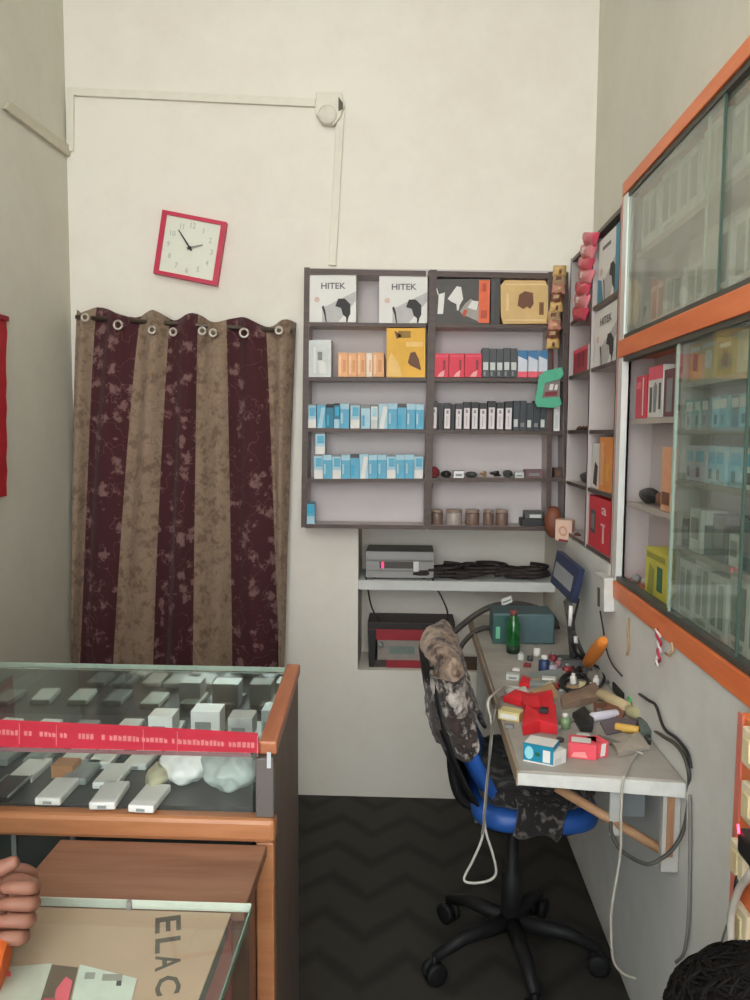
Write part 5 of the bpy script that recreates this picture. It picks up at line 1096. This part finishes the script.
# ------------------------------------------------------------------ low desk with wooden board and glass showcase
ZD = .7815
t = thing('low_desk', 'low brown wooden desk board butted against the counter', 'desk', (-.39, 1.16, 0))
BW = wood('desk_board', (112, 74, 56), (146, 108, 86), 2.2, 'X', .5)
MB().box(-.566, -.2255, 1.069, 1.244, ZD - .02, ZD).build('board', BW, t, bevel=.002)
MB().box(-.566, -.548, 1.075, 1.24, 0, ZD - .0205).build('side_panel', BW, t)
MB().box(-.262, -.244, 1.075, 1.24, 0, ZD - .0205).build('side_panel', BW, t)
t = thing('glass_showcase', 'low glass topped showcase with cardboard under the glass', 'showcase', (-.45, .8, 0))
SX0, SX1, SY0, SY1 = -.66, -.216, .45, 1.067
g = MB().box(SX0, SX1, SY0, SY1, ZD - .001, ZD + .008).build('top_glass', PANE_C, t)
MB().box(SX0, -.392, SY1, SY1 + .0015, ZD - .004, ZD + .0085).build('glass_edge', GEDGE2, g); MB().box(-.386, SX1, SY1, SY1 + .0015, ZD - .004, ZD + .0085).build('glass_edge', GEDGE2, g)
MB().box(-.3925, -.3855, SY1 - .004, SY1 + .003, ZD - .006, ZD + .0075).build('glass_clip', STEEL, g)
MB().box(SX1 - .0005, SX1 + .001, SY0, SY1, ZD - .004, ZD + .0055).build('glass_edge', mat('glass_edge_side', (120, 150, 136), .2), g)
MB().box(SX1 - .006, SX1 - .001, SY0, SY1 - .01, .30, ZD - .0045).build('side_glass', PANE_C, t)
MB().box(SX0, SX0 + .006, SY0, SY1 - .01, .30, ZD - .0045).build('side_glass', PANE_C, t)
MB().box(SX0, SX1, SY0, SY1, .0, .299).build('plinth', LAM, t)
MB().box(SX0 + .006, SX1 - .026, SY1 - .012, SY1 - .006, .30, ZD - .012).build('rear_panel', mat('panel_redbrown', (120, 62, 54), .5), t)
MB().box(SX0 + .007, SX1 - .03, SY0 + .02, SY1 - .013, ZD - .03, ZD - .014).build('under_shelf', mat('under_shelf_dark', (86, 92, 84), .5), t)
CARD = mat('cardboard', (186, 158, 134), .8, .06, 7)
m = MB(); m.prism([(SX0 + .13, SY0 + .02, ZD - .0078), (SX1 - .031, SY0 + .02, ZD - .0078), (SX1 - .028, SY1 - .002, ZD - .0078), (SX0 + .13, SY1 - .002, ZD - .0078)], (0, 0, .003))
zc_ = ZD - .0048 + .0000
for ch, v0, v1 in (('E', 916, 933), ('L', 937, 953), ('A', 954, 971), ('C', 975, 996)):
    a, b = onZ(168, v0, zc_), onZ(168, v1, zc_); c_ = (a + b) / 2; vm = (v0 + v1) / 2; wl = onZ(181, vm, zc_).x - onZ(156, vm, zc_).x
    ex = (b - a).normalized(); ey = V((-ex.y, ex.x, 0)); ln = (a - b).length
    m.text(ch, V((c_.x, c_.y, zc_)), ex, ey, (0, 0, 1), wl, 1, ln * .92)
o = m.build('cardboard_sheet', [CARD, mat('print_dark', (84, 78, 68), .8)]); tag(o, 'tan cardboard sheet with large dark letters under the showcase glass', 'cardboard')
def paper(px, name, label, mats, art=None, dz=0):
    z = zc_ + .0006 + dz; q = [onZ(u, v, z) for u, v in px]; m = MB().prism(q, (0, 0, .0008)); 
    F = Face(q[0] + V((0, 0, .0008)), q[1] - q[0], q[-1] - q[0], (0, 0, 1))
    if art: art(m, F)
    tag(m.build(name, mats), label, 'paper')
paper([(58, 1060), (116, 1060), (137, 979), (80, 965)], 'white_card', 'white printed card under the showcase glass', [mat('card_mint', (206, 216, 206), .5), mat('card_print', (150, 150, 142), .6), INK], lambda m, F: (F.rect(m, .15, .82, .35, .9, 1, .0004), F.rect(m, .5, .8, .9, .88, 1, .0004), F.rect(m, .8, .74, .9, .8, 2, .0005)), .0012)
paper([(20, 1060), (55, 1060), (78, 968), (52, 965)], 'picture_card', 'dark brown and pink picture card between white card and magazine', [mat('pic_brown', (98, 78, 62), .5), PINK, mat('pic_rose', (196, 70, 92), .5)], lambda m, F: (F.poly(m, [(.5, .5), (.9, .55), (.85, .8), (.6, .85), (.4, .7)], 1, .0004), F.rect(m, .1, .3, .5, .6, 2, .0004)))
paper([(-60, 1060), (22, 1060), (52, 964), (-60, 972)], 'magazine', 'teal and white magazine with pink border under the glass', [mat('mag_white', (196, 198, 184), .5), mat('mag_teal', (66, 150, 156), .5), PINK, YEL], lambda m, F: (F.rect(m, 0, .0, .7, .86, 1, .0004), F.rect(m, 0, .93, 1, 1, 2, .0004), F.rect(m, .72, .5, .78, .84, 3, .0004)), .0022)

# ------------------------------------------------------------------ people
def skin_obj(name, joints, edges, mt, parent, root=0, sub=2):
    me = bpy.data.meshes.new(name); org = V((0, 0, 0)); w_ = parent
    while w_: org = org + w_.location; w_ = w_.parent
    me.from_pydata([V(j[0]) - org for j in joints], edges, [])
    o = bpy.data.objects.new(name, me); COL.objects.link(o); o.parent = parent
    sk = o.modifiers.new('skin', 'SKIN'); sk.use_smooth_shade = True
    for i, j in enumerate(joints):
        r = j[1]; d_ = me.skin_vertices[0].data[i]; d_.radius = r if isinstance(r, tuple) else (r, r); d_.use_root = (i == root)
    sb = o.modifiers.new('sub', 'SUBSURF'); sb.levels = sb.render_levels = sub
    me.materials.append(mt); return o
def face_bits(par, c, fwd, r):
    f = V(fwd).normalized(); s_ = f.cross(V((0, 0, 1))).normalized()
    for k in (-1, 1):
        MB().ball(c + f * r * .86 + s_ * k * r * .36 + V((0, 0, r * .02)), r * .13, 0, 10, 6).build('eye', mat('eye_white', (220, 214, 206), .3), par)
        MB().ball(c + s_ * k * r * .93 + V((0, 0, -r * .05)), (r * .16, r * .16, r * .28), 0, 10, 6).build('ear', SKIN, par)
    MB().tube([c + f * r * .9 + V((0, 0, .01)), c + f * r * 1.12 + V((0, 0, -r * .25)), c + f * r * .9 + V((0, 0, -r * .32))], [r * .1, r * .17, r * .1], 8).build('nose', SKIN, par)
    MB().tube([c + f * r * .82 + s_ * r * .26 + V((0, 0, -r * .62)), c + f * r * .92 + V((0, 0, -r * .6)), c + f * r * .82 - s_ * r * .26 + V((0, 0, -r * .62))], [r * .04, r * .08, r * .04], 8).build('mouth', mat('lips', (150, 84, 76), .5), par)

# person at the left edge: only the folded hands and an orange sleeve reach into the picture
bx, by = -.93, .95
t = thing('person', 'person in orange clothing with hands folded at the left edge', 'person', (bx, by, 0))
H = V((-.504, .945, .842))          # middle of the fist
wr = H + V((-.062, .004, -.012)); el = V((-.80, .80, .93)); sh = V((bx, by - .17, 1.30))
J = [((bx, by, .88), (.12, .15)), ((bx, by, 1.05), (.11, .14)), ((bx, by, 1.25), (.11, .16)), ((bx, by, 1.36), (.07, .09)), ((bx + .01, by, 1.42), .05), ((bx + .02, by, 1.50), .075), ((bx + .015, by, 1.59), .088), ((bx + .01, by, 1.66), .06),
     (sh, .055), (el, .042), (wr, .027), (H + V((-.02, .006, -.004)), (.03, .034)),
     ((bx, by + .17, 1.30), .055), ((-.80, 1.10, .95), .042), ((-.60, .985, .868), .026), (H + V((-.055, .028, .022)), (.022, .03)),
     ((bx, by - .09, .80), .085), ((bx + .01, by - .09, .46), .058), ((bx, by - .09, .08), .038), ((bx + .12, by - .1, .035), .034),
     ((bx, by + .09, .80), .085), ((bx + .01, by + .09, .46), .058), ((bx, by + .09, .08), .038), ((bx + .12, by + .1, .035), .034)]
Ed = [(0, 1), (1, 2), (2, 3), (3, 4), (4, 5), (5, 6), (6, 7), (2, 8), (8, 9), (9, 10), (10, 11), (2, 12), (12, 13), (13, 14), (14, 15), (0, 16), (16, 17), (17, 18), (18, 19), (0, 20), (20, 21), (21, 22), (22, 23)]
# fingers of the near fist: four, stacked, knuckles to the right, curling back towards the palm
up = V((-.05, .50, .80)).normalized(); tocam = V((.28, -.80, .50)).normalized()
for k in range(4):
    c_ = H + up * (.030 - .0185 * k); L_ = (.9, 1.0, .95, .8)[k]; b0 = len(J)
    J += [(c_ + V((-.004, .016, .004)), .0105), (c_ + V((.034 * L_, .004, 0)), .0105), (c_ + V((.034 * L_, 0, 0)) + tocam * .022, .0098), (c_ + V((.008, 0, 0)) + tocam * .030, .0085), (c_ + V((-.006, 0, -.002)) + tocam * .026, .007)]
    Ed += [(11, b0), (b0, b0 + 1), (b0 + 1, b0 + 2), (b0 + 2, b0 + 3), (b0 + 3, b0 + 4)]
b0 = len(J); J += [(H + V((-.034, -.004, .018)) + tocam * .012, .013), (H + V((-.026, -.01, .0)) + tocam * .026, .0115), (H + V((-.024, -.014, -.022)) + tocam * .03, .0095)]
Ed += [(11, b0), (b0, b0 + 1), (b0 + 1, b0 + 2)]
# the other hand laid over the top, thumb pointing right
for k in range(4):
    c_ = H + V((-.05, .03, .040 - .010 * k)); b0 = len(J)
    J += [(c_ + V((.03, .006 + .006 * k, -.002)), .0095), (c_ + V((.055, .016 + .005 * k, -.008)), .0088), (c_ + V((.064, .026, -.022)), .0075)]; Ed += [(15, b0), (b0, b0 + 1), (b0 + 1, b0 + 2)]
b0 = len(J); J += [(H + V((-.03, .0, .050)), .013), (H + V((-.004, .004, .058)), .011), (H + V((.016, .010, .066)), .0085)]; Ed += [(15, b0), (b0, b0 + 1), (b0 + 1, b0 + 2)]
skin_obj('body', J, Ed, SKIN, t)
OC = mat('orange_cloth', (204, 98, 42), .8, .1, 25)
skin_obj('shirt', [((bx, by, .80), (.16, .19)), ((bx, by, 1.05), (.135, .165)), ((bx, by, 1.25), (.13, .18)), ((bx, by, 1.35), (.085, .11)), (sh, .072), (el, .058), (el.lerp(wr, .80), .042), ((bx, by + .17, 1.30), .072), ((-.80, 1.10, .95), .058), ((-.69, 1.04, .908), .044)], [(0, 1), (1, 2), (2, 3), (2, 4), (4, 5), (5, 6), (2, 7), (7, 8), (8, 9)], OC, t)
m = MB(); c_ = el.lerp(wr, .9); d_ = (wr - el).normalized()
q0 = onY(-30, 945, .90); q1 = onY(-2, 958, .90)
MB().tube([V((-.61, .87, .797)), V((-.55, .885, .804)), V((-.505, .90, .806)), V((-.484, .905, .803))], [.05, .045, .04, .033], 12).build('sleeve_hem', OC, t)
TRS = mat('trousers_dark', (60, 60, 72), .8)
skin_obj('trousers', [((bx, by, .86), (.13, .16)), ((bx, by - .09, .76), .098), ((bx + .01, by - .09, .46), .075), ((bx, by - .09, .10), .06), ((bx, by + .09, .76), .098), ((bx + .01, by + .09, .46), .075), ((bx, by + .09, .10), .06)], [(0, 1), (1, 2), (2, 3), (0, 4), (4, 5), (5, 6)], TRS, t)
hm = MB().ball((bx - .012, by, 1.61), (.105, .1, .1), 0, 18, 12, .02); hm.build('hair', HAIR, t)
face_bits(t, V((bx + .018, by, 1.555)), (1, 0, 0), .088)

# person at the bottom right corner: the crown of a dark head of hair
hc = V((.353, .74, .829))
t = thing('person', 'seated person seen from above, only black hair in the bottom corner', 'person', (hc.x, hc.y + .02, 0))
x, y = hc.x, hc.y
skin_obj('body', [((x, y + .02, .36), (.12, .1)), ((x, y + .02, .48), (.11, .09)), ((x, y + .01, .62), (.12, .09)), ((x, y + .005, .71), (.05, .05)), ((x, y, .76), .042), ((x, y, .82), .066), ((x, y, .885), .072), ((x, y, .93), .05),
    ((x - .14, y + .01, .62), .042), ((x - .17, y - .03, .44), .034), ((x - .08, y - .2, .38), .026), ((x + .14, y + .01, .62), .042), ((x + .165, y - .03, .44), .034), ((x + .08, y - .2, .38), .026),
    ((x - .08, y - .02, .34), .07), ((x - .09, y - .32, .36), .05), ((x - .09, y - .34, .05), .036), ((x - .09, y - .44, .03), .03), ((x + .08, y - .02, .34), .07), ((x + .09, y - .32, .36), .05), ((x + .09, y - .34, .05), .036), ((x + .09, y - .44, .03), .03)],
    [(0, 1), (1, 2), (2, 3), (3, 4), (4, 5), (5, 6), (6, 7), (2, 8), (8, 9), (9, 10), (2, 11), (11, 12), (12, 13), (0, 14), (14, 15), (15, 16), (16, 17), (0, 18), (18, 19), (19, 20), (20, 21)], SKIN, t)
skin_obj('shirt', [((x, y + .02, .36), (.145, .125)), ((x, y + .02, .48), (.135, .115)), ((x, y + .01, .62), (.145, .115)), ((x, y + .005, .69), (.07, .07)), ((x - .14, y + .01, .62), .056), ((x - .165, y - .02, .5), .05), ((x + .14, y + .01, .62), .056), ((x + .165, y - .02, .5), .05)], [(0, 1), (1, 2), (2, 3), (2, 4), (4, 5), (2, 6), (6, 7)], mat('shirt_brown', (110, 74, 58), .8), t)
m = MB().ball(hc + V((0, .012, .03)), (.095, .095, .078), 0, 24, 14, .012)
rnd = random.Random(5)
for k in range(1500):   # short hair locks
    th = rnd.uniform(0, 1.55); ph = rnd.uniform(0, 2 * PI); n_ = V((math.sin(th) * math.cos(ph), math.sin(th) * math.sin(ph), math.cos(th)))
    p = hc + V((0, .012, .03)) + V((n_.x * .093, n_.y * .093, n_.z * .076)); tg = V((rnd.uniform(-1, 1), rnd.uniform(-1, 1), rnd.uniform(-1, 1))); tg = (tg - n_ * tg.dot(n_)).normalized()
    m.tube([p - n_ * .003, p + n_ * .003 + tg * .010, p + n_ * .002 + tg * .022, p - n_ * .001 + tg * .032], [.0018, .002, .0015, .0004], 3)
m.build('hair', HAIR, t)
face_bits(t, V((x, y - .004, .855)), (0, -1, 0), .07)
t = thing('stool', 'low wooden stool under the seated person', 'stool', (x, y + .03, 0))
MB().box(x - .15, x + .15, y - .09, y + .15, .215, .245).build('seat', RW, t, bevel=.004)
for a in (-1, 1):
    for b in (-1, 1): MB().tube([V((x + a * .12, y + .03 + b * .09, .2145)), V((x + a * .13, y + .03 + b * .1, 0))], .016, 8).build('leg', RW, t)

# ------------------------------------------------------------------ light
sc = bpy.context.scene
wd = bpy.data.worlds.new('daylight'); sc.world = wd; wd.use_nodes = True
bg = wd.node_tree.nodes['Background']; bg.inputs[0].default_value = (.95, .99, 1, 1); bg.inputs[1].default_value = 5.6
pl = bpy.data.lights.new('shop_front_daylight', 'AREA'); pl.shape = 'RECTANGLE'; pl.size = XR - XL; pl.size_y = ZC
pl.cycles.is_portal = True
po = bpy.data.objects.new('shop_front_daylight', pl); COL.objects.link(po); po.location = ((XL + XR) / 2, YF, ZC / 2); po.rotation_euler = (PI / 2, 0, PI)
# ceiling tube lamp
t = thing('tube_light', 'long white tube light on the ceiling', 'light', (-.2, .9, ZC - .09))
MB().box(-.8, .4, .87, .93, ZC - .05, ZC - .001).build('fitting', WHITE, t, bevel=.003)
MB().tube([V((-.78, .9, ZC - .068)), V((.38, .9, ZC - .068))], .015, 12).build('tube', emit('tube_glow', (250, 252, 250), 50), t)
sc.view_settings.view_transform = 'Standard'; sc.view_settings.look = 'None'; sc.view_settings.gamma = 1
sc.view_settings.exposure = 0.2; sc.view_settings.use_curve_mapping = False
try:
    sc.cycles.use_denoising = True; sc.cycles.max_bounces = 12; sc.cycles.transparent_max_bounces = 24; sc.cycles.diffuse_bounces = 6; sc.cycles.glossy_bounces = 6; sc.cycles.sample_clamp_indirect = 8
    sc.cycles.caustics_reflective = False; sc.cycles.caustics_refractive = False
except Exception: pass
